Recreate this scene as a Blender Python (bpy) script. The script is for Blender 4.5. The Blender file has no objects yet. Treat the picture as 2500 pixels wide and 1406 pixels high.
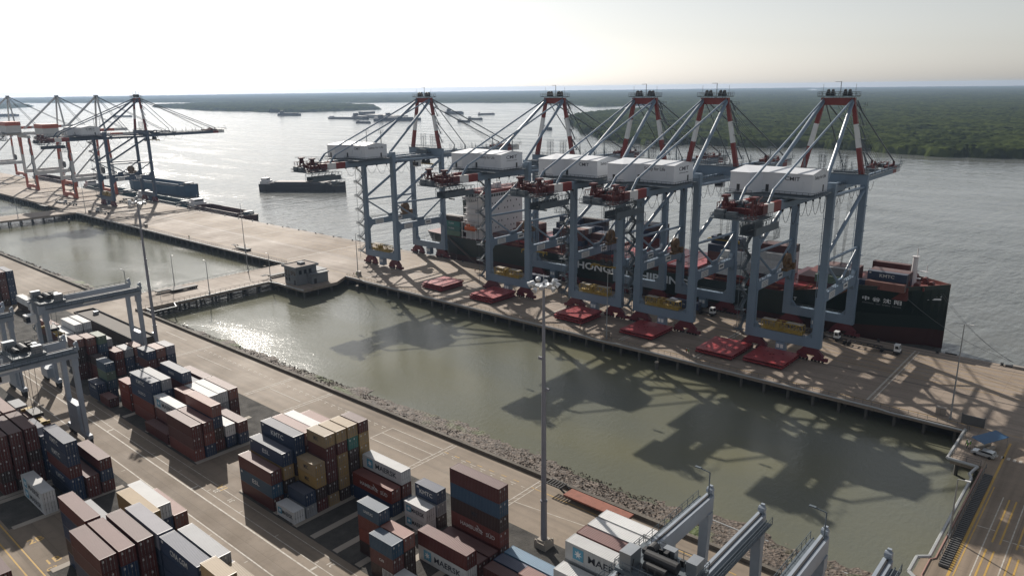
import bpy, math, random
import numpy as np
from mathutils import Matrix, Vector
R_ = math.radians
rnd = random.Random(7)
sc = bpy.context.scene
# ---------------------------------------------------------------- camera, sky, sun, exposure
CAM_Z = 82.0
yaw, pitch, roll = R_(41.0945), R_(14.9947), R_(0.6955)
fw = Vector((-math.sin(yaw)*math.cos(pitch), math.cos(yaw)*math.cos(pitch), -math.sin(pitch)))
rt = Vector((math.cos(yaw), math.sin(yaw), 0)); dn = fw.cross(rt)
r2 = rt*math.cos(roll) + dn*math.sin(roll); d2 = -rt*math.sin(roll) + dn*math.cos(roll)
cam = bpy.data.cameras.new("camera"); camo = bpy.data.objects.new("camera", cam)
sc.collection.objects.link(camo); sc.camera = camo
cam.sensor_width = 36; cam.lens = 36*1826.99/2500; cam.clip_start = 1; cam.clip_end = 60000
camo.matrix_world = Matrix(((r2.x, -d2.x, -fw.x, 0), (r2.y, -d2.y, -fw.y, 0), (r2.z, -d2.z, -fw.z, CAM_Z), (0, 0, 0, 1)))
HAZE_D = 6e-5
SUN_EL = R_(33.0); SUN_AZ = R_(152.7)          # azimuth counted from +X towards +Y
sdir = Vector((math.cos(SUN_AZ)*math.cos(SUN_EL), math.sin(SUN_AZ)*math.cos(SUN_EL), math.sin(SUN_EL)))
w = bpy.data.worlds.new("World"); sc.world = w; w.use_nodes = True
nt = w.node_tree; bg = nt.nodes["Background"]
sky = nt.nodes.new("ShaderNodeTexSky"); sky.sky_type = 'NISHITA'; sky.sun_disc = False
sky.sun_elevation = SUN_EL; sky.sun_rotation = math.pi/2 - SUN_AZ
sky.altitude = 0; sky.air_density = 1.0; sky.dust_density = 1.0; sky.ozone_density = 1.0
hs = nt.nodes.new("ShaderNodeHueSaturation"); hs.inputs["Saturation"].default_value = 0.28
nt.links.new(sky.outputs[0], hs.inputs["Color"]); nt.links.new(hs.outputs[0], bg.inputs[0])
bg.inputs[1].default_value = 0.09
sl = bpy.data.lights.new("sun", 'SUN'); sl.energy = 5.0; sl.angle = R_(0.53); sl.color = (1, 0.93, 0.84)
slo = bpy.data.objects.new("sun", sl); sc.collection.objects.link(slo)
slo.rotation_euler = (-sdir).to_track_quat('-Z', 'Y').to_euler()
sc.view_settings.view_transform = 'Standard'; sc.view_settings.look = 'None'
sc.view_settings.exposure = 0.08; sc.view_settings.gamma = 1.0
sc.cycles.use_denoising = True
sc.cycles.max_bounces = 6; sc.cycles.diffuse_bounces = 2; sc.cycles.glossy_bounces = 3
sc.cycles.transmission_bounces = 3; sc.cycles.volume_bounces = 0; sc.cycles.sample_clamp_indirect = 4
# ---------------------------------------------------------------- helpers
COL = sc.collection
def tag(o, label=None, cat=None, group=None, kind=None):
    if label: o["label"] = label
    if cat: o["category"] = cat
    if group: o["group"] = group
    if kind: o["kind"] = kind
    return o
def empty(name, loc, rz=0, label=None, cat=None, group=None):
    o = bpy.data.objects.new(name, None); COL.objects.link(o); o.location = loc; o.rotation_euler[2] = rz
    o.empty_display_size = 0.5
    return tag(o, label, cat, group)
CH = {}
def setparent(o, p):
    o.parent = p; CH.setdefault(p.name, []).append(o)
class MB:
    def __init__(s): s.v = []; s.f = []; s.m = []
    def poly(s, pts, mi=0):
        n = len(s.v); s.v += [tuple(p) for p in pts]; s.f.append(tuple(range(n, n+len(pts)))); s.m.append(mi)
    def hexa(s, p, mi=0):      # 8 points: 4 bottom ccw, 4 top ccw
        n = len(s.v); s.v += [tuple(q) for q in p]
        for q in ((3,2,1,0),(4,5,6,7),(0,1,5,4),(1,2,6,5),(2,3,7,6),(3,0,4,7)):
            s.f.append(tuple(n+i for i in q)); s.m.append(mi)
        return s
    def box(s, x0, x1, y0, y1, z0, z1, mi=0):
        return s.hexa(((x0,y0,z0),(x1,y0,z0),(x1,y1,z0),(x0,y1,z0),(x0,y0,z1),(x1,y0,z1),(x1,y1,z1),(x0,y1,z1)), mi)
    def frame(s, d):
        d = Vector(d).normalized(); up = Vector((0,0,1)) if abs(d.z) < 0.95 else Vector((0,1,0))
        a = d.cross(up).normalized(); b = a.cross(d).normalized(); return a, b
    def beam(s, p, q, w, h=None, mi=0, w2=None, h2=None):
        h = h or w; p = Vector(p); q = Vector(q); a, b = s.frame(q-p); w2 = w2 or w; h2 = h2 or h
        P = [p-a*w/2-b*h/2, p+a*w/2-b*h/2, p+a*w/2+b*h/2, p-a*w/2+b*h/2]
        Q = [q-a*w2/2-b*h2/2, q+a*w2/2-b*h2/2, q+a*w2/2+b*h2/2, q-a*w2/2+b*h2/2]
        return s.hexa(P+Q, mi)
    def tube(s, p, q, r, r2=None, n=8, mi=0, caps=True):
        p = Vector(p); q = Vector(q); r2 = r if r2 is None else r2; a, b = s.frame(q-p); k = len(s.v)
        for c, rr in ((p, r), (q, r2)):
            for i in range(n):
                t = 2*math.pi*i/n; s.v.append(tuple(c + a*rr*math.cos(t) + b*rr*math.sin(t)))
        for i in range(n):
            j = (i+1) % n; s.f.append((k+i, k+j, k+n+j, k+n+i)); s.m.append(mi)
        if caps:
            s.f.append(tuple(k+i for i in reversed(range(n)))); s.m.append(mi)
            s.f.append(tuple(k+n+i for i in range(n))); s.m.append(mi)
        return s
    def path(s, pts, r, n=6, mi=0):
        for a, b in zip(pts[:-1], pts[1:]): s.tube(a, b, r, n=n, mi=mi)
        return s
    def rail(s, p, q, h=1.1, step=2.0, r=0.05, mi=0, mid=True):
        p = Vector(p); q = Vector(q); L = (q-p).length; k = max(1, int(L/step)); u = Vector((0,0,h))
        for i in range(k+1):
            a = p.lerp(q, i/k); s.tube(a, a+u, r, n=4, mi=mi, caps=False)
        s.tube(p+u, q+u, r, n=4, mi=mi, caps=False)
        if mid: s.tube(p+u*0.55, q+u*0.55, r*0.8, n=4, mi=mi, caps=False)
        return s
    def cyl(s, c, axis, r, L, n=14, mi=0):
        c = Vector(c); a = Vector(axis).normalized()*L/2; return s.tube(c-a, c+a, r, n=n, mi=mi)
    def lattice(s, x0, x1, y0, y1, z0, z1, nb, t=0.12, mi=0):   # open box truss along x or y (longest)
        alongx = (x1-x0) >= (y1-y0)
        for y in (y0, y1):
            for z in (z0, z1):
                pass
        if alongx:
            for y in (y0, y1):
                for z in (z0, z1): s.beam((x0,y,z),(x1,y,z),t,mi=mi)
                for i in range(nb):
                    xa = x0+(x1-x0)*i/nb; xb = x0+(x1-x0)*(i+1)/nb
                    s.beam((xa,y,z0),(xa,y,z1),t*.8,mi=mi); s.beam((xa,y,z0 if i%2 else z1),(xb,y,z1 if i%2 else z0),t*.7,mi=mi)
                s.beam((x1,y,z0),(x1,y,z1),t*.8,mi=mi)
            for i in range(nb+1):
                xa = x0+(x1-x0)*i/nb
                for z in (z0, z1): s.beam((xa,y0,z),(xa,y1,z),t*.7,mi=mi)
        else:
            for x in (x0, x1):
                for z in (z0, z1): s.beam((x,y0,z),(x,y1,z),t,mi=mi)
                for i in range(nb):
                    ya = y0+(y1-y0)*i/nb; yb = y0+(y1-y0)*(i+1)/nb
                    s.beam((x,ya,z0),(x,ya,z1),t*.8,mi=mi); s.beam((x,ya,z0 if i%2 else z1),(x,yb,z1 if i%2 else z0),t*.7,mi=mi)
                s.beam((x,y1,z0),(x,y1,z1),t*.8,mi=mi)
            for i in range(nb+1):
                ya = y0+(y1-y0)*i/nb
                for z in (z0, z1): s.beam((x0,ya,z),(x1,ya,z),t*.7,mi=mi)
        return s
    def mesh(s, name, nm=1):
        me = bpy.data.meshes.new(name); me.from_pydata(s.v, [], s.f)
        for i in range(max(1, max(s.m)+1 if s.m else 1)): me.materials.append(None)
        me.polygons.foreach_set("material_index", s.m); me.update(); return me
    def build(s, name, mats, parent=None, loc=None, smooth=False):
        if not isinstance(mats, (list, tuple)): mats = [mats]
        o = bpy.data.objects.new(name, s.mesh(name)); COL.objects.link(o); setmats(o, mats)
        if smooth: o.data.polygons.foreach_set("use_smooth", [True]*len(o.data.polygons))
        if parent: setparent(o, parent)
        if loc: o.location = loc
        return o
def setmats(o, mats):
    for i, sl_ in enumerate(o.material_slots):
        sl_.link = 'OBJECT'; sl_.material = mats[min(i, len(mats)-1)]
def inst(name, me, mats, parent=None, loc=None):
    o = bpy.data.objects.new(name, me); COL.objects.link(o); setmats(o, mats if isinstance(mats, (list, tuple)) else [mats])
    if parent: setparent(o, parent)
    if loc: o.location = loc
    return o
def copy_tree(o, parent=None, swap=None):
    c = o.copy(); COL.objects.link(c)
    if swap:
        for a, b in zip(o.material_slots, c.material_slots):
            if a.material: b.link = 'OBJECT'; b.material = swap.get(a.material.name, a.material)
    if parent: setparent(c, parent)
    for ch in list(CH.get(o.name, [])): copy_tree(ch, c, swap)
    return c
# ---------------------------------------------------------------- materials
MATS = {}
def M(name, col, rough=0.55, metal=0.0, dirt=0.3, scale=0.35, var=0.0, bump=0.0, spec=0.5, dirtcol=None, streak=False, detail=4):
    if name in MATS: return MATS[name]
    m = bpy.data.materials.new(name); m.use_nodes = True; n = m.node_tree; b = n.nodes["Principled BSDF"]
    b.inputs["Roughness"].default_value = rough; b.inputs["Metallic"].default_value = metal
    b.inputs["Specular IOR Level"].default_value = spec
    tc = n.nodes.new("ShaderNodeTexCoord"); src = tc.outputs["Object"]
    if streak:
        mp = n.nodes.new("ShaderNodeMapping"); mp.inputs["Scale"].default_value = streak; n.links.new(src, mp.inputs[0]); src = mp.outputs[0]
    nz = n.nodes.new("ShaderNodeTexNoise"); nz.inputs["Scale"].default_value = scale; nz.inputs["Detail"].default_value = detail
    n.links.new(src, nz.inputs["Vector"])
    rp = n.nodes.new("ShaderNodeMapRange"); rp.inputs[1].default_value = 0.35; rp.inputs[2].default_value = 0.7
    n.links.new(nz.outputs["Fac"], rp.inputs[0])
    mx = n.nodes.new("ShaderNodeMix"); mx.data_type = 'RGBA'
    c = (*col, 1); d = (*(dirtcol or tuple(x*0.55 for x in col)), 1)
    mx.inputs["A"].default_value = c; mx.inputs["B"].default_value = d
    mul = n.nodes.new("ShaderNodeMath"); mul.operation = 'MULTIPLY'; mul.inputs[1].default_value = dirt
    n.links.new(rp.outputs[0], mul.inputs[0]); n.links.new(mul.outputs[0], mx.inputs["Factor"])
    out = mx.outputs["Result"]
    if var > 0:
        oi = n.nodes.new("ShaderNodeObjectInfo"); hv = n.nodes.new("ShaderNodeHueSaturation")
        mr = n.nodes.new("ShaderNodeMapRange"); mr.inputs[3].default_value = 1-var; mr.inputs[4].default_value = 1+var
        n.links.new(oi.outputs["Random"], mr.inputs[0]); n.links.new(mr.outputs[0], hv.inputs["Value"])
        mr2 = n.nodes.new("ShaderNodeMapRange"); mr2.inputs[3].default_value = 0.75; mr2.inputs[4].default_value = 1.05
        fr = n.nodes.new("ShaderNodeMath"); fr.operation = 'MULTIPLY'; fr.inputs[1].default_value = 7.31
        fr2 = n.nodes.new("ShaderNodeMath"); fr2.operation = 'FRACT'
        n.links.new(oi.outputs["Random"], fr.inputs[0]); n.links.new(fr.outputs[0], fr2.inputs[0]); n.links.new(fr2.outputs[0], mr2.inputs[0])
        n.links.new(mr2.outputs[0], hv.inputs["Saturation"]); n.links.new(out, hv.inputs["Color"]); out = hv.outputs[0]
    n.links.new(out, b.inputs["Base Color"])
    if bump > 0:
        bp = n.nodes.new("ShaderNodeBump"); bp.inputs["Strength"].default_value = bump; bp.inputs["Distance"].default_value = 0.3
        n.links.new(nz.outputs["Fac"], bp.inputs["Height"]); n.links.new(bp.outputs[0], b.inputs["Normal"])
    MATS[name] = m; return m
STEEL = M("crane_grey", (0.175, 0.24, 0.315), 0.42, 0, 0.35, 0.25, streak=(1, 1, 0.25))
STEELD = M("crane_grey_dark", (0.10, 0.125, 0.145), 0.5, 0, 0.4, 0.6)
RED = M("crane_red", (0.22, 0.026, 0.020), 0.45, 0, 0.35, 0.4)
WHITE = M("white_paint", (0.72, 0.72, 0.71), 0.5, 0, 0.18, 0.2, streak=(1, 1, 0.3))
HOUSEW = M("house_white", (0.66, 0.68, 0.71), 0.5, 0, 0.12, 0.15, streak=(1, 1, 0.2))
DRED = M("bogie_red", (0.12, 0.014, 0.022), 0.55, 0, 0.5, 0.7)
BLACK = M("black_steel", (0.02, 0.02, 0.022), 0.55, 0, 0.3)
RUBBER = M("rubber", (0.018, 0.018, 0.018), 0.85)
YEL = M("spreader_yellow", (0.36, 0.24, 0.035), 0.6, 0, 0.6, 0.6)
ORG = M("reel_brown", (0.16, 0.085, 0.03), 0.6, 0, 0.6, 0.7)
GLASS = M("dark_glass", (0.015, 0.02, 0.025), 0.08, 0, 0.0)
GALV = M("galvanised", (0.33, 0.35, 0.37), 0.38, 0.6, 0.25, 0.6)
DARKTXT = M("sign_black", (0.05, 0.055, 0.07), 0.6, 0, 0.0)
WHTXT = M("sign_white", (0.75, 0.76, 0.76), 0.6, 0, 0.12)
CONC = M("concrete", (0.36, 0.32, 0.27), 0.8, 0, 0.5, 0.12, bump=0.05)
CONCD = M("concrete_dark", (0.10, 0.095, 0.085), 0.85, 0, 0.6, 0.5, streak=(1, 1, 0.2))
_txt = {}
def text_mesh(s, size=1.0, width=None, font=None):
    k = (s, size, width)
    if k in _txt: return _txt[k]
    cu = bpy.data.curves.new("lettering", 'FONT'); cu.body = s; cu.size = size; cu.align_x = 'CENTER'; cu.align_y = 'CENTER'
    cu.extrude = 0.004; cu.offset = (0.03 if "ZHONG" in s and size > 2 else 0.014)*size; cu.resolution_u = 2
    ob = bpy.data.objects.new("lettering_src", cu); COL.objects.link(ob)
    dg = bpy.context.evaluated_depsgraph_get(); me = bpy.data.meshes.new_from_object(ob.evaluated_get(dg))
    bpy.data.objects.remove(ob); 
    if len(me.vertices):
        co = np.zeros(len(me.vertices)*3); me.vertices.foreach_get("co", co); co = co.reshape(-1, 3)
        cx = (co[:,0].min()+co[:,0].max())/2; cy = (co[:,1].min()+co[:,1].max())/2; co[:,0] -= cx; co[:,1] -= cy
        if width: co[:,0] *= width/(co[:,0].max()-co[:,0].min())
        me.vertices.foreach_set("co", co.ravel()); me.update()
    me.name = "lettering"
    while len(me.materials) < 1: me.materials.append(None)
    _txt[k] = me; return me
FACE_S = (math.pi/2, 0, 0)            # lettering read from the -Y side
FACE_E = (math.pi/2, 0, math.pi/2)    # lettering read from the +X side
def letter(s, size, loc, rot, mat, parent, width=None, name="lettering"):
    o = inst(name, text_mesh(s, size, width), mat, parent, loc); o.rotation_euler = rot; return o
# ---------------------------------------------------------------- setting: water, land, quay
WZ = -4.5
def ground_mat(name, col, col2, rough=0.7, seams=None, stain=(0.02, 0.35), streaks=0.5, axis='X', bump=0.03):
    if name in MATS: return MATS[name]
    m = bpy.data.materials.new(name); m.use_nodes = True; n = m.node_tree; b = n.nodes["Principled BSDF"]; L = n.links.new
    tc = n.nodes.new("ShaderNodeTexCoord"); o = tc.outputs["Object"]
    a = n.nodes.new("ShaderNodeTexNoise"); a.inputs["Scale"].default_value = stain[0]; a.inputs["Detail"].default_value = 6; a.inputs["Roughness"].default_value = 0.65; L(o, a.inputs["Vector"])
    mp = n.nodes.new("ShaderNodeMapping"); mp.inputs["Scale"].default_value = (0.012, 0.55, 1) if axis == 'X' else (0.55, 0.012, 1); L(o, mp.inputs[0])
    s = n.nodes.new("ShaderNodeTexNoise"); s.inputs["Scale"].default_value = 1.0; s.inputs["Detail"].default_value = 5; L(mp.outputs[0], s.inputs["Vector"])
    f = n.nodes.new("ShaderNodeTexNoise"); f.inputs["Scale"].default_value = stain[1]; f.inputs["Detail"].default_value = 8; f.inputs["Roughness"].default_value = 0.7; L(o, f.inputs["Vector"])
    def mr(x, lo, hi, ol, oh):
        r = n.nodes.new("ShaderNodeMapRange"); r.inputs[1].default_value = lo; r.inputs[2].default_value = hi; r.inputs[3].default_value = ol; r.inputs[4].default_value = oh
        L(x, r.inputs[0]); return r.outputs[0]
    def mix(fac, A, B):
        x = n.nodes.new("ShaderNodeMix"); x.data_type = 'RGBA'; L(fac, x.inputs["Factor"])
        for k, v in (("A", A), ("B", B)):
            if isinstance(v, tuple): x.inputs[k].default_value = (*v, 1)
            else: L(v, x.inputs[k])
        return x.outputs["Result"]
    c = mix(mr(a.outputs["Fac"], 0.35, 0.68, 0, 1), col, col2)
    c = mix(mr(s.outputs["Fac"], 0.45, 0.75, 0, streaks), c, tuple(x*0.45 for x in col2))
    c = mix(mr(f.outputs["Fac"], 0.5, 0.85, 0, 0.5), c, tuple(x*0.5 for x in col2))
    if seams:
        br = n.nodes.new("ShaderNodeTexBrick"); br.offset = 0; br.inputs["Scale"].default_value = 1.0
        br.inputs["Brick Width"].default_value = seams[0]; br.inputs["Row Height"].default_value = seams[1]; br.inputs["Mortar Size"].default_value = 0.05
        br.inputs["Color1"].default_value = (0,0,0,1); br.inputs["Color2"].default_value = (0,0,0,1); br.inputs["Mortar"].default_value = (1,1,1,1); L(o, br.inputs["Vector"])
        c = mix(mr(br.outputs["Fac"], 0, 1, 0, 0.4), c, tuple(x*0.4 for x in col2))
    L(c, b.inputs["Base Color"]); b.inputs["Specular IOR Level"].default_value = 0.3
    L(mr(a.outputs["Fac"], 0.3, 0.7, rough-0.08, rough+0.1), b.inputs["Roughness"])
    bp = n.nodes.new("ShaderNodeBump"); bp.inputs["Strength"].default_value = bump*4; bp.inputs["Distance"].default_value = 0.1; L(f.outputs["Fac"], bp.inputs["Height"]); L(bp.outputs[0], b.inputs["Normal"])
    MATS[name] = m; return m
def water_mat(name, col, col2, rough, waves, patch):
    m = bpy.data.materials.new(name); m.use_nodes = True; n = m.node_tree; b = n.nodes["Principled BSDF"]; L = n.links.new
    b.inputs["IOR"].default_value = 1.33
    tc = n.nodes.new("ShaderNodeTexCoord"); o = tc.outputs["Object"]
    pn = n.nodes.new("ShaderNodeTexNoise"); pn.inputs["Scale"].default_value = patch[0]; pn.inputs["Detail"].default_value = 5
    mp = n.nodes.new("ShaderNodeMapping"); mp.inputs["Rotation"].default_value = (0, 0, R_(patch[2])); mp.inputs["Scale"].default_value = (1, patch[1], 1); L(o, mp.inputs[0]); L(mp.outputs[0], pn.inputs["Vector"])
    mx = n.nodes.new("ShaderNodeMix"); mx.data_type = 'RGBA'; mx.inputs["A"].default_value = (*col, 1); mx.inputs["B"].default_value = (*col2, 1)
    rg = n.nodes.new("ShaderNodeMapRange"); rg.inputs[1].default_value = 0.35; rg.inputs[2].default_value = 0.65; L(pn.outputs["Fac"], rg.inputs[0]); L(rg.outputs[0], mx.inputs["Factor"])
    L(mx.outputs["Result"], b.inputs["Base Color"])
    rr = n.nodes.new("ShaderNodeMapRange"); rr.inputs[1].default_value = 0.38; rr.inputs[2].default_value = 0.62; rr.inputs[3].default_value = rough[0]; rr.inputs[4].default_value = rough[1]
    L(pn.outputs["Fac"], rr.inputs[0]); L(rr.outputs[0], b.inputs["Roughness"])
    prev = None
    for sc_, st, di, stretch in waves:
        w_ = n.nodes.new("ShaderNodeTexNoise"); w_.inputs["Scale"].default_value = sc_; w_.inputs["Detail"].default_value = 3; w_.inputs["Roughness"].default_value = 0.6
        m2 = n.nodes.new("ShaderNodeMapping"); m2.inputs["Rotation"].default_value = (0, 0, R_(25)); m2.inputs["Scale"].default_value = (1, stretch, 1); L(o, m2.inputs[0]); L(m2.outputs[0], w_.inputs["Vector"])
        bp = n.nodes.new("ShaderNodeBump"); bp.inputs["Distance"].default_value = di
        r3 = n.nodes.new("ShaderNodeMapRange"); r3.inputs[1].default_value = 0.38; r3.inputs[2].default_value = 0.62; r3.inputs[3].default_value = st*0.45; r3.inputs[4].default_value = st
        L(pn.outputs["Fac"], r3.inputs[0]); L(r3.outputs[0], bp.inputs["Strength"]); L(w_.outputs["Fac"], bp.inputs["Height"])
        if prev: L(prev, bp.inputs["Normal"])
        prev = bp.outputs[0]
    L(prev, b.inputs["Normal"]); MATS[name] = m; return m
RIVER = water_mat("river_water", (0.135, 0.14, 0.13), (0.11, 0.118, 0.112), (0.11, 0.19), ((0.10, 0.8, 2.2, 0.4), (0.45, 0.6, 0.5, 0.5), (1.6, 0.5, 0.12, 0.6)), (0.006, 5.0, -62))
POND = water_mat("pond_water", (0.150, 0.148, 0.100), (0.125, 0.132, 0.108), (0.10, 0.18), ((0.9, 0.5, 0.22, 0.6), (3.0, 0.55, 0.07, 0.7)), (0.016, 2.0, -30))
def sheet(name, poly, z, mat, kind='structure'):
    mb = MB(); mb.poly([(x, y, z) for x, y in poly]); o = mb.build(name, mat); tag(o, kind=kind); return o
def slab(name, poly, z0, z1, mat, kind='structure', mb=None):
    own = mb is None; mb = mb or MB(); n = len(poly)
    mb.poly([(x, y, z1) for x, y in poly]); mb.poly([(x, y, z0) for x, y in reversed(poly)])
    for i in range(n):
        a, b = poly[i], poly[(i+1) % n]; mb.poly([(a[0],a[1],z0),(b[0],b[1],z0),(b[0],b[1],z1),(a[0],a[1],z1)])
    if own: o = mb.build(name, mat); tag(o, kind=kind); return o
FAR = 15500.0
mb = MB(); K = 48
ring = [(FAR*math.cos(2*math.pi*i/K), FAR*math.sin(2*math.pi*i/K), WZ-0.05) for i in range(K)]
mb.poly(ring); tag(mb.build("river_water", RIVER), kind='structure')
for a, b in ((-579.5, -318.8), (-293.8, -20.2), (-1150, -604.5)):
    sheet("pond_water", [(a-0.3, 113.8), (b+0.3, 113.8), (b+0.3, 203), (a-0.3, 203)], WZ, POND)
ASPH = ground_mat("yard_asphalt", (0.265, 0.212, 0.160), (0.20, 0.162, 0.124), 0.74, None, (0.03, 0.5), 0.45)
QUAY = ground_mat("quay_concrete", (0.315, 0.255, 0.205), (0.25, 0.203, 0.163), 0.76, (12.0, 6.0), (0.025, 0.4), 0.5)
YARDC = ground_mat("yard_concrete", (0.225, 0.178, 0.134), (0.18, 0.145, 0.11), 0.76, (8.0, 4.0), (0.05, 0.6), 0.4)
DECKR = ground_mat("access_deck_concrete", (0.285, 0.222, 0.165), (0.22, 0.175, 0.133), 0.76, (10.0, 8.0), (0.04, 0.5), 0.6, axis='Y')
slab("container_yard", [(-1400, -250), (80, -250), (80, 114.0), (-1400, 114.0)], -6.5, 0.0, ASPH)
sheet("truck_lane", [(-1200, 57.6), (60, 57.6), (60, 62.6), (-1200, 62.6)], 0.006, YARDC)
NE = lambda x: 252.4 + (x+600)*(3.1/600)          # river edge of the quay
quay_poly = [(-1400, 195), (-604.5, 195.3), (-579.5, 195.3), (-318.8, 197.2), (-293.8, 199.6), (-274.5, 199.6), (-20.2, 199.0), (80, 199.0), (80, NE(80)), (-1400, NE(-1400))]
slab("quay_deck", quay_poly, -1.3, 0.0, QUAY)
slab("causeway", [(-318.8, 114.0), (-293.8, 114.0), (-293.8, 199.6), (-318.8, 197.2)], -1.3, 0.0, QUAY)
slab("causeway", [(-604.5, 114.0), (-579.5, 114.0), (-579.5, 195.3), (-604.5, 195.3)], -1.3, 0.0, QUAY)
slab("causeway", [(-293.8, 173.5), (-268.6, 173.5), (-268.6, 190.5), (-274.5, 199.6), (-293.8, 199.6)], -1.35, -0.006, QUAY)
slab("access_deck", [(-20.2, 114.0), (80, 114.0), (80, 199.0), (-20.2, 199.0)], -1.3, 0.0, DECKR)
slab("access_deck", [(-26.4, 180.4), (-20.2, 180.4), (-20.2, 199.0), (-26.4, 199.0)], -1.35, -0.006, QUAY)
slab("access_deck", [(-22.0, 129.5), (-20.2, 129.5), (-20.2, 136.2), (-22.0, 136.2)], -1.35, -0.006, DECKR)
mb = MB()                                          # piles under the decks, and an added dark wall that stops light
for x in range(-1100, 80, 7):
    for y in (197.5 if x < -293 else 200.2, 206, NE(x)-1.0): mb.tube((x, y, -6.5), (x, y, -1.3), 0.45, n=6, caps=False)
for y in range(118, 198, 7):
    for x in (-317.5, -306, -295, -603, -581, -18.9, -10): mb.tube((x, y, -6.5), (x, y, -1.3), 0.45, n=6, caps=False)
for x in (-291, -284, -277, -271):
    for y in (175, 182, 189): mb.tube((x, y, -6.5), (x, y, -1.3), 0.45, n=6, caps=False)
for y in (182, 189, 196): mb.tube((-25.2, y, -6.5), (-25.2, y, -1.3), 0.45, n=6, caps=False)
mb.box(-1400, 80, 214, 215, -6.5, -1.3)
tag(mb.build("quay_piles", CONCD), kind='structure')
# retaining wall along the pond, rock bank, gravel beds, concrete beams
WALLT = ground_mat("wall_concrete", (0.16, 0.14, 0.115), (0.10, 0.09, 0.078), 0.8, None, (0.2, 0.8), 0.3)
for k, (a, b, wd) in enumerate(((-1400, -604.6, "far left basin"), (-579.4, -318.9, "second basin beyond the causeway"), (-293.7, -20.3, "large nearest basin"))):
    mb = MB(); mb.box(a, b, 113.95, 114.75, -4.0, 0.85)
    tag(mb.build("retaining_wall", WALLT), "low dark concrete wall between the yard road and the " + wd, "wall")
def bank_mat():
    m = bpy.data.materials.new("rock_bank"); m.use_nodes = True; n = m.node_tree; b = n.nodes["Principled BSDF"]; L = n.links.new
    tc = n.nodes.new("ShaderNodeTexCoord"); o = tc.outputs["Object"]
    v = n.nodes.new("ShaderNodeTexVoronoi"); v.inputs["Scale"].default_value = 1.6; L(o, v.inputs["Vector"])
    cr = n.nodes.new("ShaderNodeValToRGB"); cr.color_ramp.elements[0].color = (0.035, 0.028, 0.022, 1); cr.color_ramp.elements[1].color = (0.15, 0.115, 0.09, 1)
    sx = n.nodes.new("ShaderNodeSeparateColor"); L(v.outputs["Color"], sx.inputs[0]); L(sx.outputs[0], cr.inputs[0])
    g = n.nodes.new("ShaderNodeTexNoise"); g.inputs["Scale"].default_value = 0.07; g.inputs["Detail"].default_value = 6; L(o, g.inputs["Vector"])
    gr = n.nodes.new("ShaderNodeMapRange"); gr.inputs[1].default_value = 0.56; gr.inputs[2].default_value = 0.66; L(g.outputs["Fac"], gr.inputs[0])
    mx = n.nodes.new("ShaderNodeMix"); mx.data_type = 'RGBA'; mx.inputs["B"].default_value = (0.06, 0.085, 0.02, 1); L(gr.outputs[0], mx.inputs["Factor"]); L(cr.outputs[0], mx.inputs["A"])
    L(mx.outputs["Result"], b.inputs["Base Color"]); b.inputs["Roughness"].default_value = 0.75
    bp = n.nodes.new("ShaderNodeBump"); bp.inputs["Strength"].default_value = 0.8; bp.inputs["Distance"].default_value = 0.3; L(v.outputs["Distance"], bp.inputs["Height"]); L(bp.outputs[0], b.inputs["Normal"])
    MATS["rock_bank"] = m; return m
BANK = bank_mat()
ns = np.random.default_rng(3)
def vnoise(x, y, s, seed=0):
    x = np.asarray(x)/s; y = np.asarray(y)/s; xi = np.floor(x).astype(int); yi = np.floor(y).astype(int); fx = x-xi; fy = y-yi
    fx = fx*fx*(3-2*fx); fy = fy*fy*(3-2*fy)
    def h(a, b): 
        q = np.sin(a*127.1+b*311.7+seed*74.7)*43758.5453; return q-np.floor(q)
    return (h(xi,yi)*(1-fx)+h(xi+1,yi)*fx)*(1-fy)+(h(xi,yi+1)*(1-fx)+h(xi+1,yi+1)*fx)*fy
def grid_mesh(X, Y, Z, keep=None):
    ny, nx = X.shape; idx = np.arange(nx*ny).reshape(ny, nx)
    q = np.stack([idx[:-1,:-1], idx[:-1,1:], idx[1:,1:], idx[1:,:-1]], -1).reshape(-1, 4)
    if keep is not None: k = keep; q = q[(k[:-1,:-1]|k[:-1,1:]|k[1:,1:]|k[1:,:-1]).reshape(-1)]
    used, inv = np.unique(q, return_inverse=True); V = np.stack([X, Y, Z], -1).reshape(-1, 3)[used]; q = inv.reshape(-1, 4)
    me = bpy.data.meshes.new("grid"); me.vertices.add(len(V)); me.vertices.foreach_set("co", V.astype(np.float32).ravel())
    me.loops.add(len(q)*4); me.loops.foreach_set("vertex_index", q.astype(np.int32).ravel()); me.polygons.add(len(q))
    me.polygons.foreach_set("loop_start", np.arange(len(q), dtype=np.int32)*4); me.polygons.foreach_set("loop_total", np.full(len(q), 4, dtype=np.int32))
    me.update(calc_edges=True); me.validate(); return me
def bank(x0, x1, w0, w1, nm):
    xs = np.arange(x0, x1+.1, 0.7); ts = np.linspace(0, 1, 26); X, T = np.meshgrid(xs, ts)
    W = w0+(w1-w0)*(X-x0)/(x1-x0) + (vnoise(X, X*0, 9, 1)-.5)*3.2 + (vnoise(X, X*0, 28, 2)-.5)*3
    Y = 114.5+T*(W+2.5); Z = -1.5-3.0*(T*(W+2.5)/W)**0.8+ (vnoise(X, Y, 1.3, 5)-.5)*0.4 + (vnoise(X, Y, 5, 6)-.5)*0.45
    Z = np.where(T > 0.97, -6.0, Z)
    me = grid_mesh(X, Y, Z); me.materials.append(BANK); me.polygons.foreach_set("use_smooth", [False]*len(me.polygons))
    o = bpy.data.objects.new(nm, me); COL.objects.link(o); tag(o, kind='structure'); return o
bank(-293.5, -20.5, 8.0, 15.5, "rocky_bank"); bank(-579.3, -319, 9.5, 8.5, "rocky_bank")
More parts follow.
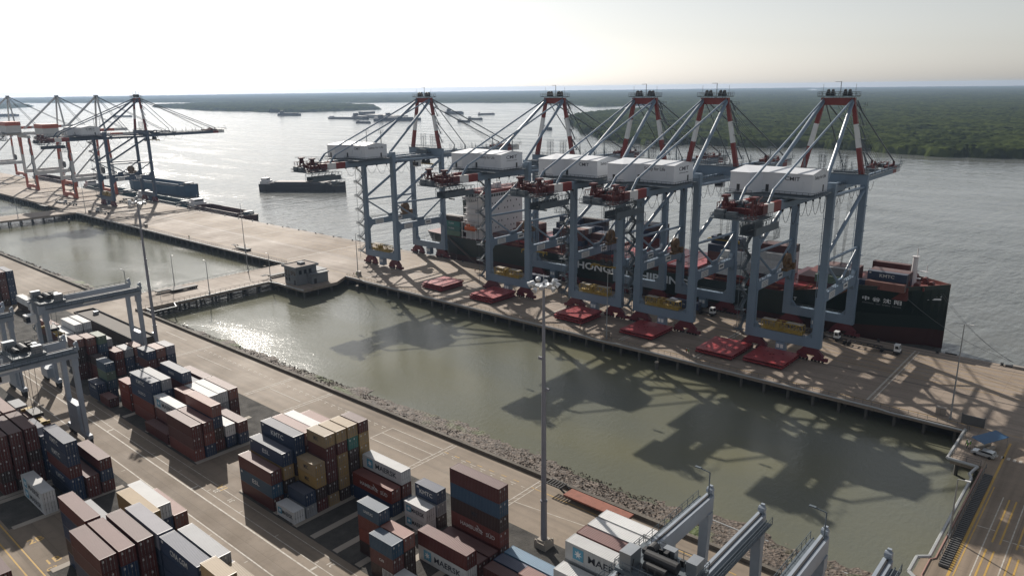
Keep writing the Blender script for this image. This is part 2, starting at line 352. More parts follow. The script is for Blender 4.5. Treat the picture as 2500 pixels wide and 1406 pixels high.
# loose rocks on the banks (nobody could count them)
mb = MB()
def rock(x, y, z, r):
    pts = []; k = len(mb.v)
    for i in range(5):
        t = i*1.2566+rnd.random()*0.7; pts.append((x+r*math.cos(t)*rnd.uniform(.6, 1.1), y+r*math.sin(t)*rnd.uniform(.6, 1.1), z+rnd.uniform(-.1, .25)*r))
    mb.v += pts; mb.v.append((x, y, z+r*rnd.uniform(.5, .9)))
    for i in range(5): mb.f.append((k+i, k+(i+1) % 5, k+5)); mb.m.append(0 if rnd.random() < .88 else 1)
for i in range(5200):
    x = rnd.uniform(-290, -22); tt = rnd.random(); yy = 114.9+tt*(8+7.5*(x+293)/273); rock(x, yy, -1.6-(tt**.8)*2.9, rnd.uniform(.14, .38))
for i in range(1500):
    x = rnd.uniform(-578, -321); tt = rnd.random(); rock(x, 114.9+tt*9, -1.6-(tt**.8)*2.9, rnd.uniform(.3, .6))
o = mb.build("riprap", [M("rock_brown", (0.075, 0.052, 0.036), 0.8, 0, .5, 2.), M("rock_pale", (0.15, 0.12, 0.09), 0.8, 0, .5, 2.)]); tag(o, "brown and pale loose rocks along the basin banks", "rocks", kind='stuff')
GRAV = ground_mat("gravel", (0.085, 0.08, 0.072), (0.05, 0.048, 0.045), 0.9, None, (0.3, 2.2), 0.0, bump=0.5)
for (a, b, c, d) in ((-212, -3, 68.6, 96.8), (-330, -218.5, 68.6, 96.8), (-330, -3, 32.4, 55.0)):
    sheet("gravel_bed", [(a, c), (b, c), (b, d), (a, d)], 0.006, GRAV)
mb = MB()
xs_b = [-195.6, -182.0, -169.9, -156.6, -137.1, -124.0, -117.2, -111.3, -104.2, -97.6, -91.2, -84.6, -78.2, -71.5, -65.0, -58.0, -45.5]
for x in xs_b: mb.box(x-0.75, x+0.75, 69, 90.5, 0.01, 0.06)
for x in (-199, -186.9, -173.8, -172, -159, -138.2, -125.2, -111.6, -98.3, -91): mb.box(x-0.75, x+0.75, 33, 54, 0.01, 0.06)
tag(mb.build("concrete_beams", CONC), kind='structure')
# empty paved slots between the stacks
for (a, b, c, d) in ((-156.2, -137.3, 66.0, 96.6), (-159.0, -138.5, 31.0, 44.0)): sheet("yard_crossing", [(a, c), (b, c), (b, d), (a, d)], 0.012, YARDC)
# painted markings
LW = M("paint_white", (0.52, 0.49, 0.44), 0.7, 0, 0.85, 1.2, dirtcol=(0.3, 0.26, 0.2)); LY = M("paint_yellow", (0.50, 0.30, 0.05), 0.7, 0, 0.6, 1.2, dirtcol=(0.3, 0.22, 0.12))
mw, my = MB(), MB()
def ln(m, x0, y0, x1, y1, wd=0.22, z=0.018):
    dx, dy = x1-x0, y1-y0; L = math.hypot(dx, dy); nx, ny = -dy/L*wd/2, dx/L*wd/2
    m.poly([(x0-nx, y0-ny, z), (x1-nx, y1-ny, z), (x1+nx, y1+ny, z), (x0+nx, y0+ny, z)])
def dash(m, x0, y0, x1, y1, on, off, wd=0.2):
    L = math.hypot(x1-x0, y1-y0); t = 0
    while t < L:
        e = min(L, t+on); ln(m, x0+(x1-x0)*t/L, y0+(y1-y0)*t/L, x0+(x1-x0)*e/L, y0+(y1-y0)*e/L, wd); t += on+off
ln(mw, -330, 62.7, 40, 62.7, .28); ln(mw, -330, 57.7, 40, 57.7, .25); ln(mw, -330, 64.5, 40, 64.5, .16); ln(mw, -330, 67.2, 40, 67.2, .12)
for x in range(-325, 30, 13): ln(mw, x, 64.5, x, 65.4, .16); ln(mw, x+3, 56.4, x+3, 57.2, .16)
for x in (-146.5, -190, -103, -60): ln(mw, x, 62.9, x, 64.3, .5)
ln(my, -330, 31.8, 40, 31.8, .25); ln(my, -330, 29.7, 40, 29.7, .25)
for x in (-231, -185, -166.5, -117.8, -91.2):
    ln(mw, x, 97.2, x, 113.0, .2); ln(mw, x+1.1, 97.2, x+1.1, 113.0, .2)
    for y in range(98, 113, 2): ln(mw, x+.1, y, x+1.0, y+.6, .1)
ln(mw, -136, 102.7, -118, 102.9, .2); ln(mw, -136, 106.4, -118, 106.5, .2); ln(mw, -136, 109.8, -118, 109.9, .2); ln(mw, -136, 102.7, -136, 109.8, .2)
for a, b in ((-229, -187), (-184, -137), (-117, -92)): dash(mw, a, 108.8, b, 108.8, 1.6, 1.4, .16); dash(mw, a+.8, 108.1, b, 108.1, .5, 2.5, .2)
ln(my, -91, 109.8, -45, 109.8, .2); ln(mw, -90, 103.2, -60, 107.0, .16); dash(my, -117, 109.2, -94, 109.9, 1.5, 2); ln(mw, -258, 109.5, -243, 109.5, .2); ln(mw, -226, 104.6, -205, 104.8, .16); ln(mw, -183, 104.3, -168, 104.4, .16)
# quay markings: paired lines across the quay, yellow traffic lanes, crane rails
for x in (-481, -427, -397, -326, -264, -213, -166, -129.5, -102, -50.7, -560, -520):
    ln(mw, x, 202.5, x, 252, .5)
    if x > -260: ln(mw, x+1.2, 202.5, x+1.2, 252, .35); [ln(mw, x, y, x+1.2, y+1.2, .12) for y in range(203, 214, 2)]
for y in (201.9, 227.5, 231, 234.5, 238, 241.5, 245, 248.6): ln(my, -1000, y, 40, y, .16)
for x in range(-1000, 40, 9): ln(my, x, 229.2, x+3, 229.2, .12); ln(my, x+4, 236.2, x+7, 236.2, .12); ln(my, x+2, 243.2, x+5, 243.2, .12)
mk = MB(); ln(mk, -1100, 222.7, 60, 222.7, .3, .022); ln(mk, -1100, 253.2, 60, 253.2, .3, .022); ln(mk, -1100, 250.3, 60, 250.3, .2, .022)
tag(mk.build("crane_rails", BLACK), kind='structure')
# access deck, right: long lanes, box lines, zebra crossing
ln(my, -17.2, 115, -17.2, 197, .45); ln(my, -16.5, 115, -16.5, 172, .2)
for x, a, b in ((-14.3, 115, 168.4), (-10.6, 115, 176), (-7, 115, 176), (-3, 115, 176)): ln(mw, x, a, x, b, .2)
for x in (-13.2, -12.0, -9.4, -8.2, -5.5, -4.3): ln(my, x, 149, x, 168, .3); ln(my, x-.4, 118, x-.4, 146, .3)
ln(mw, -16.4, 153.5, -13.4, 153.6, .2); ln(mw, -12, 151, -2, 151.4, .2)
for i in range(14): ln(mw, -18.6+i*1.15, 187.2, -18.6+i*1.15, 188.7, .6)
def glyph(s, x, y, size, m, rz=0): 
    me = text_mesh(s, size); o = inst("pavement_lettering", me, m, None, (x, y, 0.02)); o.rotation_euler[2] = rz; tag(o, kind='structure')
glyph("2B", -151.2, 34.6, 2.6, LY, R_(90)); glyph("1B", -141.6, 34.6, 2.6, LY, R_(90)); glyph("1A", -142.0, 67.3, 2.4, LY, R_(180)); glyph("32", -141.5, 65.9, 1.6, LW, R_(180)); glyph("31", -135.5, 65.9, 1.6, LW, R_(180)); glyph("21", -101.5, 66.2, 1.6, LW, R_(180)); glyph("C3", -139, 33.4, 1.6, LY, R_(90))
tag(mw.build("road_markings", LW), kind='structure'); tag(my.build("road_markings", LY), kind='structure')
# ---------------------------------------------------------------- mangrove forests and far land
def forest_mat():
    m = bpy.data.materials.new("mangrove_foliage"); m.use_nodes = True; n = m.node_tree; b = n.nodes["Principled BSDF"]; L = n.links.new
    tc = n.nodes.new("ShaderNodeTexCoord"); o = tc.outputs["Object"]
    a = n.nodes.new("ShaderNodeTexNoise"); a.inputs["Scale"].default_value = 0.011; a.inputs["Detail"].default_value = 5; L(o, a.inputs["Vector"])
    v = n.nodes.new("ShaderNodeTexVoronoi"); v.inputs["Scale"].default_value = 0.11; L(o, v.inputs["Vector"]); sx = n.nodes.new("ShaderNodeSeparateColor"); L(v.outputs["Color"], sx.inputs[0])
    ad = n.nodes.new("ShaderNodeMath"); ad.operation = 'MULTIPLY_ADD'; ad.inputs[1].default_value = 0.45; L(sx.outputs[0], ad.inputs[0]); L(a.outputs["Fac"], ad.inputs[2])
    cr = n.nodes.new("ShaderNodeValToRGB"); e = cr.color_ramp.elements; e[0].position = .42; e[0].color = (0.006, 0.011, 0.005, 1); e[1].position = 1.0; e[1].color = (0.055, 0.070, 0.022, 1); L(ad.outputs[0], cr.inputs[0])
    L(cr.outputs[0], b.inputs["Base Color"]); b.inputs["Roughness"].default_value = 0.75; b.inputs["Specular IOR Level"].default_value = 0.0
    MATS["mangrove_foliage"] = m; return m
FOR = forest_mat()
def inpoly(X, Y, P):
    ins = np.zeros(X.shape, bool); n = len(P)
    for i in range(n):
        x1, y1 = P[i]; x2, y2 = P[(i+1) % n]
        c = ((y1 > Y) != (y2 > Y)); 
        with np.errstate(divide='ignore', invalid='ignore'): xx = (x2-x1)*(Y-y1)/(y2-y1+1e-12)+x1
        ins ^= c & (X < xx)
    return ins
def forest(name, P, cell, hgt, crown, label, box=None, jag=18.0, holes=()):
    P = np.array(P, float); x0, y0 = P.min(0); x1, y1 = P.max(0)
    if box: x0, x1, y0, y1 = max(x0, box[0]), min(x1, box[1]), max(y0, box[2]), min(y1, box[3])
    X, Y = np.meshgrid(np.arange(x0, x1+cell, cell), np.arange(y0, y1+cell, cell))
    X = X+(vnoise(X, Y, cell*1.1, 8)-.5)*cell*.7; Y = Y+(vnoise(X, Y, cell*1.1, 9)-.5)*cell*.7
    Xj = X+(vnoise(X, Y, jag*2.2, 3)-.5)*jag*2+(vnoise(X, Y, jag*.6, 13)-.5)*jag*.8; Yj = Y+(vnoise(X, Y, jag*2.2, 4)-.5)*jag*2+(vnoise(X, Y, jag*.6, 14)-.5)*jag*.8
    ins = inpoly(Xj, Yj, P)
    for h in holes: ins &= ~inpoly(Xj, Yj, h)
    gx, gy = np.floor(X/crown), np.floor(Y/crown); d = np.full(X.shape, 9.0); hh = np.zeros(X.shape)
    def hs_(a, b, k): q = np.sin(a*12.9898+b*78.233+k*37.7)*43758.5453; return q-np.floor(q)
    for i in (-1, 0, 1):
        for j in (-1, 0, 1):
            a, b = gx+i, gy+j; px = (a+.15+.7*hs_(a, b, 1))*crown; py = (b+.15+.7*hs_(a, b, 2))*crown
            dd = np.hypot(X-px, Y-py)/crown; k = dd < d; hh = np.where(k, hs_(a, b, 3), hh); d = np.minimum(d, dd)
    dome = np.sqrt(np.clip(1-(d/.85)**2, 0, 1)); big = vnoise(X, Y, 90, 6)
    Z = WZ+1.0+hgt*(0.18+0.48*dome+0.34*hh+0.25*(big-.5)) + (vnoise(X, Y, cell*1.2, 7)-.5)*hgt*.16
    Z = np.where(ins, Z, WZ-1.5)
    me = grid_mesh(X, Y, Z, ins); me.materials.append(FOR); o = bpy.data.objects.new(name, me); COL.objects.link(o)
    return tag(o, label, "forest", kind='stuff')
shore = [(-1285,1725),(-1065,1450),(-855,1200),(-725,1075),(-640,1020),(-575,980),(-555,1050),(-505,1040),(-455,1040),(-420,1060),(-370,1075),(-320,1055),(-275,1040),(-230,1030),(-190,1025),(-190,1095),(-180,1030),(-150,1030),(-125,1055),(-90,1060),(-50,1070),(150,1090),(500,1120)]
upper = [(-1285,1725),(-1375,1915),(-1450,2155),(-1505,2455),(-1640,2870),(-1820,3255)]
forest("mangrove_forest", shore+[(500,1560),(-1240,1560),(-1150,1560)], 3.2, 11.5, 8.5, "dark green mangrove shore across the river at the right", jag=14)
forest("mangrove_forest", [(-1155,1550),(600,1550),(900,2600),(-1540,2600),(-1505,2455),(-1450,2155),(-1375,1915),(-1285,1725)], 7.5, 11.5, 13, "mangrove canopy behind the right shore", jag=10, holes=([(-1125,2950),(-1065,2950),(-1060,2905),(-1120,2900)],))
forest("mangrove_forest", [(-1530,2580),(900,2580),(2500,6000),(-2600,6000),(-1820,3255),(-1640,2870)], 19, 12, 30, "mangrove canopy in the right middle distance", jag=20, holes=([(-1150,3000),(-1040,2990),(-1000,2880),(-1110,2890)],))
forest("mangrove_forest", [(-2550,5950),(2500,5950),(4500,15000),(-5200,15000)], 75, 14, 110, "faint blue forest below the horizon at the right", jag=60, holes=([(-4165,8510),(-3300,7915),(-3105,9315),(-4455,12735),(-4960,11215)], [(-2600,7600),(-2100,7500),(-1900,8300),(-2500,8400)]))
forest("mangrove_forest", [(-4500,2000),(-3285,1735),(-2660,1690),(-2605,1865),(-2640,2135),(-3005,2425),(-3710,2660),(-4595,2775),(-4915,2485)], 16, 15, 24, "hazy blue-grey wooded island in the river", jag=24)
forest("mangrove_forest", [(-5370,1080),(-5235,1445),(-5580,1700),(-6370,1915),(-7435,2055),(-8760,1775)], 30, 15, 40, "faint wooded island at the far left", jag=30)
forest("mangrove_forest", [(-2215,3010),(-1885,2800),(-1855,3020),(-1945,3480),(-2605,6100),(-5300,15000),(-15000,9000),(-15000,3500),(-8395,2325),(-6200,2860),(-4895,2955),(-3705,3280),(-2745,3340)], 70, 15, 100, "pale blue wooded far bank under the horizon", jag=70,
  holes=([(-9000,3400),(-6000,4300),(-4200,4900),(-4300,5150),(-6200,4700),(-9200,3900)], [(-12000,3300),(-8200,4300),(-8400,4900),(-12000,4200)], [(-3300,5200),(-2900,5150),(-2800,5500),(-3300,5600)]))
# ---------------------------------------------------------------- ship-to-shore cranes
YL, YS = 222.7, 253.2
DREDM = M("machinery_red", (0.115, 0.016, 0.014), 0.5, 0, 0.6, 0.9)
def loops(mb, x, y0, y1, z, n, sag, r=0.07):
    for i in range(n):
        a = y0+(y1-y0)*i/n; b = y0+(y1-y0)*(i+1)/n; pts = []
        s_ = sag*rnd.uniform(.75, 1.1)
        for k in range(9):
            t = k/8; pts.append((x, a+(b-a)*t, z-s_*(1-(2*t-1)**2)))
        mb.path(pts, r, 4); mb.box(x-.2, x+.2, a-.25, a+.25, z-.1, z+.5)
def make_sts():
    G = 30.5; t = empty("ship_to_shore_crane", (0, 0, 0))
    def leg(sx, y, top):
        m = MB(); x = sx*10.55
        m.hexa(((x-1.35,y-.85,4.4),(x+1.35,y-.85,4.4),(x+1.35,y+.85,4.4),(x-1.35,y+.85,4.4),(x-1.3,y-.85,20),(x+1.3,y-.85,20),(x+1.3,y+.85,20),(x-1.3,y+.85,20)))
        m.box(x-1.05, x+1.05, y-.8, y+.8, 20.0, top)
        if y == 0: m.box(x-1.2, x+1.2, y-.95, y+.95, top-3.4, top+.5)
        for zz in (12, 28, 36, 44): m.box(x-1.4, x+1.4, y-.9, y+.9, zz, zz+.12)
        m.tube((x-sx*1.5, y-.5, 6), (x-sx*1.5, y-.5, top), .09, n=4)
        return m.build("leg", STEEL, t)
    for sx in (-1, 1): leg(sx, 0, 54.0); leg(sx, G, 50.6)
    for y in (0, G):
        m = MB(); m.box(-11.9, 11.9, y-.9, y+.9, 4.4, 7.4)
        for sx in (-1, 1): m.hexa(((sx*9.2,y-.6,7.4),(sx*7.4,y-.6,7.4),(sx*7.4,y+.6,7.4),(sx*9.2,y+.6,7.4),(sx*9.2,y-.6,9.4),(sx*9.1,y-.6,9.4),(sx*9.1,y+.6,9.4),(sx*9.2,y+.6,9.4)))
        b = m.build("sill_beam", STEEL, t)
        m = MB(); m.rail((-11, y-.8, 7.4), (11, y-.8, 7.4)); m.build("railing", STEELD, b)
    for sx in (-1, 1):
        x = sx*10.55
        m = MB(); m.box(x-.75, x+.75, .8, G-.8, 18.6, 21.5)
        for y, d in ((.8, 1), (G-.8, -1)):
            m.hexa(((x-.6,y,16.6),(x+.6,y,16.6),(x+.6,y+d*.2,16.6),(x-.6,y+d*.2,16.6),(x-.6,y,18.6),(x+.6,y,18.6),(x+.6,y+d*2.2,18.6),(x-.6,y+d*2.2,18.6)))
            m.hexa(((x-.6,y,21.5),(x+.6,y,21.5),(x+.6,y+d*2.0,21.5),(x-.6,y+d*2.0,21.5),(x-.6,y,23.4),(x+.6,y,23.4),(x+.6,y+d*.2,23.4),(x-.6,y+d*.2,23.4)))
        b = m.build("portal_beam", STEEL, t)
        m = MB(); m.rail((x+sx*.9, 2, 21.5), (x+sx*.9, G-2, 21.5)); m.rail((x-sx*.7, 2, 21.5), (x-sx*.7, G-2, 21.5)); m.build("railing", STEELD, b)
        m = MB(); m.box(x+.76, x+.82, 4.5, 9.5, 18.9, 21.0); m.box(x+.76, x+.82, 17.5, 21.5, 19.2, 21.1)
        for k in range(4): m.box(x+.83, x+.85, 5, 9, 19.2+.45*k, 19.35+.45*k, 1)
        m.box(x+.83, x+.85, 18.2, 20.8, 19.9, 20.5, 1)
        m.build("sign_plate", [WHITE, DARKTXT], b)
        m = MB(); m.tube((x, 0, 31.2), (x, G, 30.6), .45); m.build("tie_pipe", STEEL, t)
        m = MB(); m.tube((x, .6, 30.8), (x, 14.6, 21.9), .38); m.tube((x, G-.6, 30.2), (x, 16.2, 21.9), .38); m.box(x-.3, x+.3, 13.4, 17.4, 21.5, 23); m.build("vee_brace", STEEL, t)
        m = MB(); m.tube((x, .6, 32.6), (x, G-.4, 49.0), .62); m.build("diagonal_brace", STEEL, t)
        m = MB(); m.tube((x, .8, 50.6), (x, G-.8, 50.0), .5); m.build("upper_pipe", STEEL, t)
    m = MB(); m.box(-11.6, 11.6, G-.85, G+.85, 50.7, 54.0); b = m.build("cross_beam", STEEL, t)
    m = MB(); m.rail((-11.4, G-1.2, 54.0), (11.4, G-1.2, 54.0)); m.rail((-11.4, G+.8, 54.0), (11.4, G+.8, 54.0)); m.box(-11.5, 11.5, G-1.3, G+.9, 53.98, 54.06); m.build("walkway", STEELD, b)
    m = MB(); m.box(-9.4, 9.4, -.7, .7, 51.7, 53.9); m.build("cross_beam", STEEL, t)
    # girders and boom
    for sx in (-1, 1):
        x = sx*3.9; m = MB()
        for a, b_, mi in ((-33.5, -31, 1), (-31, -26.5, 2), (-26.5, -21.5, 1), (-21.5, G+1.2, 0)): m.box(x-.6, x+.6, a, b_, 48.7, 51.5, mi)
        g = m.build("girder", [STEEL, RED, WHITE], t)
        m = MB(); 
        for a, b_, mi in ((G+1.6, 86, 0), (86, 90.5, 1), (90.5, 95.5, 2)): m.box(x-.55, x+.55, a, b_, 48.9, 51.3, mi)
        bm = m.build("boom", [STEEL, RED, WHITE], t)
        m = MB(); m.rail((x+sx*1.5, -20, 50.9), (x+sx*1.5, G, 50.9)); m.box(min(x+sx*.6, x+sx*1.6), max(x+sx*.6, x+sx*1.6), -20, G, 50.8, 50.9); m.build("walkway", STEELD, g)
        m = MB(); m.rail((x+sx*1.5, G+2, 50.9), (x+sx*1.5, 93, 50.9)); m.box(min(x+sx*.6, x+sx*1.6), max(x+sx*.6, x+sx*1.6), G+2, 93, 50.8, 50.9)
        for y in range(36, 84, 8): m.tube((x+sx*1.4, y, 51), (x+sx*1.4, y, 54.2), .12, n=4); m.tube((x+sx*1.1, y+.6, 51), (x+sx*1.1, y+.6, 53.6), .1, n=4)
        m.build("walkway", STEELD, bm)
    for y in list(range(-30, 30, 10))+[40, 52, 64, 76, 94.9]: m = MB(); m.box(-3.3, 3.3, y-.5, y+.5, 50.0, 51.2); m.build("girder_tie", STEELD, t)
    m = MB(); m.box(-4.6, 4.6, 91, 98, 51.5, 51.7); m.rail((-4.6, 98, 51.7), (4.6, 98, 51.7)); m.rail((4.6, 91, 51.7), (4.6, 98, 51.7)); m.rail((-4.6, 91, 51.7), (-4.6, 98, 51.7)); m.tube((4, 97, 51.7), (4, 97, 54.5), .1, n=4); m.tube((4, 97, 54.5), (4, 95, 54.6), .1, n=4)
    m.build("tip_platform", STEELD, t)
    m = MB()
    for sx in (-1, 1): m.beam((sx*3.0, 80, 51.6), (sx*3.0, 90, 51.6), .9, 1.0); m.cyl((sx*2.2, 86, 52.3), (1, 0, 0), .9, .5, 10); m.beam((sx*3.9, 88, 51.5), (sx*3.9, 88, 53.4), .7)
    for i in range(5): m.tube((rnd.uniform(-3, 3), 81+i*1.5, 51.4), (rnd.uniform(-3, 3), 82+i*1.5, 53.2), .14, n=4)
    m.build("rope_sheaves", DREDM, t)
    m = MB()
    for sx in (-1, 1): m.beam((sx*3.9, 52.5, 51.3), (sx*3.9, 55.5, 51.3), .6, 1.0); m.tube((sx*3.9, 54, 51.5), (sx*3.9, 54, 54.0), .22, n=5)
    m.build("stay_anchor", STEELD, t)
    # A-frame
    for sx in (-1, 1):
        A = Vector((sx*9.4, G, 54.0)); B = Vector((sx*4.6, G, 76.8)); m = MB()
        m.beam(A, A.lerp(B, .36), 1.5, 1.5, 1, 1.35, 1.35); m.beam(A.lerp(B, .36), A.lerp(B, .68), 1.35, 1.35, 2, 1.25, 1.25); m.beam(A.lerp(B, .68), B, 1.25, 1.25, 1, 1.15, 1.15)
        ml = m.build("mast_leg", [STEEL, RED, WHITE], t)
        if sx > 0:
            m = MB()
            for k in range(5):
                p = A.lerp(B, .12+.18*k); m.box(p.x+.7, p.x+2.6, G-.5, G+1.2, p.z, p.z+.1); m.rail((p.x+2.6, G-.5, p.z), (p.x+2.6, G+1.2, p.z)); m.rail((p.x+.8, G+1.2, p.z), (p.x+2.6, G+1.2, p.z))
                q = A.lerp(B, min(1, .30+.18*k)); m.beam((p.x+2.0, G+.9, p.z), (q.x+1.2, G+.1, q.z), .12, .4)
            m.build("ladder", STEELD, ml)
        m = MB(); m.tube((sx*4.5, G-.4, 76.4), (sx*8.3, .8, 54.4), .62, n=10); m.build("back_strut", STEEL, t)
        m = MB(); m.tube((sx*4.5, G-.6, 77.0), (sx*3.9, -26.0, 54.8), .33, n=8); m.tube((sx*3.9, -26.0, 54.8), (sx*3.9, -29.0, 51.6), .42, n=8); m.build("backstay", STEEL, t)
        m = MB(); m.tube((sx*4.5, G+.6, 77.0), (sx*3.9, 54, 53.8), .20, n=6); m.build("forestay", STEELD, t)
        m = MB(); m.tube((sx*4.5, G+.6, 77.2), (sx*3.9, 88, 53.2), .26, n=6); m.build("forestay", STEELD, t)
    m = MB()
    for i in range(6): x = -2.5+i; m.tube((x, G+.8, 78.5), (x*.7, 80, 52.6), .05, n=3, caps=False)
    m.build("boom_ropes", BLACK, t)
    m = MB(); m.box(-5.2, 5.2, G-.7, G+.7, 75.3, 77.6); m.build("mast_head_beam", RED, t)
    m = MB(); m.box(-5.9, 5.9, G-2.2, G+2.2, 77.9, 78.2)
    for a, b_ in (((-5.9,G-2.2),(5.9,G-2.2)),((5.9,G-2.2),(5.9,G+2.2)),((5.9,G+2.2),(-5.9,G+2.2)),((-5.9,G+2.2),(-5.9,G-2.2))): m.rail((*a, 78.2), (*b_, 78.2), 1.2, 1.2, .06)
    m.box(6, 8.5, G-1, G+1.2, 75.0, 75.1); m.rail((8.5, G-1, 75.1), (8.5, G+1.2, 75.1)); m.rail((6, G-1, 75.1), (8.5, G-1, 75.1))
    m.tube((.4, G, 78.2), (.4, G, 82.6), .12, n=5); m.beam((.4, G, 82.5), (-1.5, G, 82.5), .12)
    for x in (-5, 5): m.tube((x, G, 78.2), (x, G, 81.8), .05, n=4)
    hp = m.build("mast_platform", STEELD, t)
    for x in (-2.6, 2.6):
        m = MB()
        for dx in (-.7, .7): m.cyl((x+dx, G, 79.3), (1, 0, 0), 0.95, .45, 14)
        m.box(x-1.4, x+1.4, G-.5, G+.5, 78.2, 79.1); m.build("sheave", BLACK, hp)
    for x in (-4.6, 2.2):
        m = MB(); 
        for dx in (0, 1.5):
            for dy in (0, 1.5): m.tube((x+dx, G+1.2+dy, 54), (x+dx, G+1.2+dy, 59.6), .08, n=4)
        for z in (55.5, 57, 58.3, 59.5):
            m.box(x-.3, x+1.8, G+1.0, G+2.9, z, z+.07); m.rail((x-.3, G+1.0, z), (x+1.8, G+1.0, z), .9, 1, .05); m.rail((x+1.8, G+1.0, z), (x+1.8, G+2.9, z), .9, 1, .05)
        m.build("boom_latch_tower", STEELD, t)
    m = MB()
    for x in (-9, 1.5):
        m.tube((x, 1.5, 54), (x, 1.5, 63.5), .14, n=5); m.tube((x-.9, 1.2, 54), (x, 1.5, 62), .07, n=4); m.tube((x+.9, 1.2, 54), (x, 1.5, 62), .07, n=4); m.box(x-.9, x+.9, .9, 2.1, 62.6, 62.7); m.rail((x-.9, .9, 62.7), (x+.9, .9, 62.7)); m.rail((x-.9, 2.1, 62.7), (x+.9, 2.1, 62.7))
    m.build("light_mast", STEELD, t)
    # machinery house
    h = empty("machinery_house", (0, 0, 0)); setparent(h, t)
    x0, x1, y0, y1, z0, z1, zr = -12.0, 9.9, -14.7, -2.4, 52.3, 58.0, 59.0; ym = (y0+y1)/2; xp, yp = -6.2, -18.6
    m = MB()
    m.poly([(x0,yp,z0),(xp,yp,z0),(xp,yp,z1),(x0,yp,z1)]); m.poly([(xp,yp,z0),(xp+2.2,y0,z0),(xp+2.2,y0,z1),(xp,yp,z1)]); m.poly([(xp+2.2,y0,z0),(x1,y0,z0),(x1,y0,z1),(xp+2.2,y0,z1)])
    m.poly([(x1,y0,z0),(x1,y1,z0),(x1,y1,z1),(x1,ym,zr),(x1,y0,z1)]); m.poly([(x1,y1,z0),(x0,y1,z0),(x0,y1,z1),(x1,y1,z1)]); m.poly([(x0,y1,z0),(x0,yp,z0),(x0,yp,z1),(x0,ym,zr),(x0,y1,z1)])
    m.poly([(x0,yp,z0),(x0,y1,z0),(x1,y1,z0),(x1,y0,z0),(xp+2.2,y0,z0),(xp,yp,z0)])
    m.build("wall", HOUSEW, h)
    m = MB(); e = .15
    for p in ([(x0-e,ym,zr),(x1+e,ym,zr),(x1+e,y1+e,z1-.02),(x0-e,y1+e,z1-.02)], [(x0-e,yp-e,z1-.02),(xp,yp-e,z1-.02),(xp+2.2,y0-e,z1-.02),(x1+e,y0-e,z1-.02),(x1+e,ym,zr),(x0-e,ym,zr)]):
        m.poly([(a, b_, c+.06) for a, b_, c in p]); m.poly([(a, b_, c-.08) for a, b_, c in reversed(p)])
        for i in range(len(p)): a, b_ = p[i], p[(i+1) % len(p)]; m.poly([(a[0],a[1],a[2]-.08),(b_[0],b_[1],b_[2]-.08),(b_[0],b_[1],b_[2]+.06),(a[0],a[1],a[2]+.06)])
    m.build("roof", HOUSEW, h)
    for x in (-9.5, -2.6): m = MB(); m.box(x-.45, x+.45, (yp if x < -7 else y0)-.06, (yp if x < -7 else y0)+.02, 52.6, 54.6); m.build("door", BLACK, h)
    m = MB(); m.box(x1-.02, x1+.06, -6.2, -5.4, 52.6, 54.5); m.build("door", BLACK, h)
    for x in (.5, 6.6): m = MB(); m.box(x-.8, x+.8, y0-.25, y0+.02, 54.2, 56.0); m.build("vent", HOUSEW, h)
    m = MB(); m.box(-13, 11.2, -19.6, -1.2, 51.75, 52.0)
    for a, b_ in (((-13,-19.6),(-5,-19.6)),((-3.5,-15.9),(11.2,-15.9)),((11.2,-15.9),(11.2,-1.2)),((-13,-19.6),(-13,-1.2))): m.rail((*a, 52.0), (*b_, 52.0), 1.1, 1.5, .06)
    m.build("house_platform", STEELD, t)
    # rear machinery
    m = MB(); m.box(-6.2, 6.2, -42, -31.5, 48.3, 48.6)
    for a, b_ in (((-6.2,-42),(6.2,-42)),((6.2,-42),(6.2,-31.5)),((-6.2,-42),(-6.2,-31.5))): m.rail((*a, 48.6), (*b_, 48.6), 1.1, 1.2, .06)
    m.rail((-5.2, -40, 53.6), (5.2, -31, 53.6), .9, 2, .05); m.rail((5.2, -40, 53.4), (5.2, -27, 52.4), .9, 2, .05); m.build("rear_platform", STEELD, t)
    m = MB()
    for x in (-3.9, 3.9):
        for dy in (-1.1, 1.1):
            m.beam((x, -38+dy*1.2, 48.6), (x, -38+dy*.4, 54.0), .6, .5)
        m.box(x-.8, x+.8, -39.2, -36.8, 53.6, 54.2); m.box(x-.7, x+.7, -39.4, -36.6, 50.4, 50.9); m.cyl((x, -38, 52.6), (1, 0, 0), 1.0, .6, 10)
        m.beam((x, -36, 50.2), (x, -29, 50.2), 1.0, 1.6); m.box(x-1.2, x+1.2, -35, -32, 49.0, 51.6)
    for x in (-3.9, 3.9): m.lattice(x-1.0, x+1.0, -41, -34.6, 48.7, 52.4, 4, .16)
    for k in range(9): y = -34.5+k*.8; m.tube((rnd.uniform(-3, 3), y, 49.8), (rnd.uniform(-3, 3), y+.5, rnd.uniform(51.6, 53.2)), .12, n=4)
    m.box(-3.4, 3.4, -36.2, -35.2, 49.2, 50.6); m.build("rope_frame", DREDM, t)
    m = MB()
    for i in range(7): x = -3+i; m.cyl((x, -33.6, 51.4+.3*(i % 2)), (1, 0, 0), .7, .5, 10); m.box(x-.3, x+.3, -34.5, -32.8, 49.5, 50.8)
    m.box(-5.4, -2.8, -41.4, -39.4, 48.6, 50.6); m.box(-2.2, .6, -41.2, -39.8, 48.6, 50.2); m.build("winch", STEELD, t)
    m = MB(); m.lattice(1.2, 5.4, -40, -24.5, 44.4, 47.6, 9, .13)
    m.box(1.2, 5.4, -40, -24.5, 44.3, 44.45); m.box(5.42, 5.5, -39.5, -25, 44.5, 46.3); m.box(1.15, 1.2, -39.5, -25, 44.5, 46.3)
    m.lattice(1.4, 5.2, -27, -22.8, 41.5, 44.3, 4, .1); m.box(-1.5, 1.2, -31, -30.6, 42.5, 43.0)
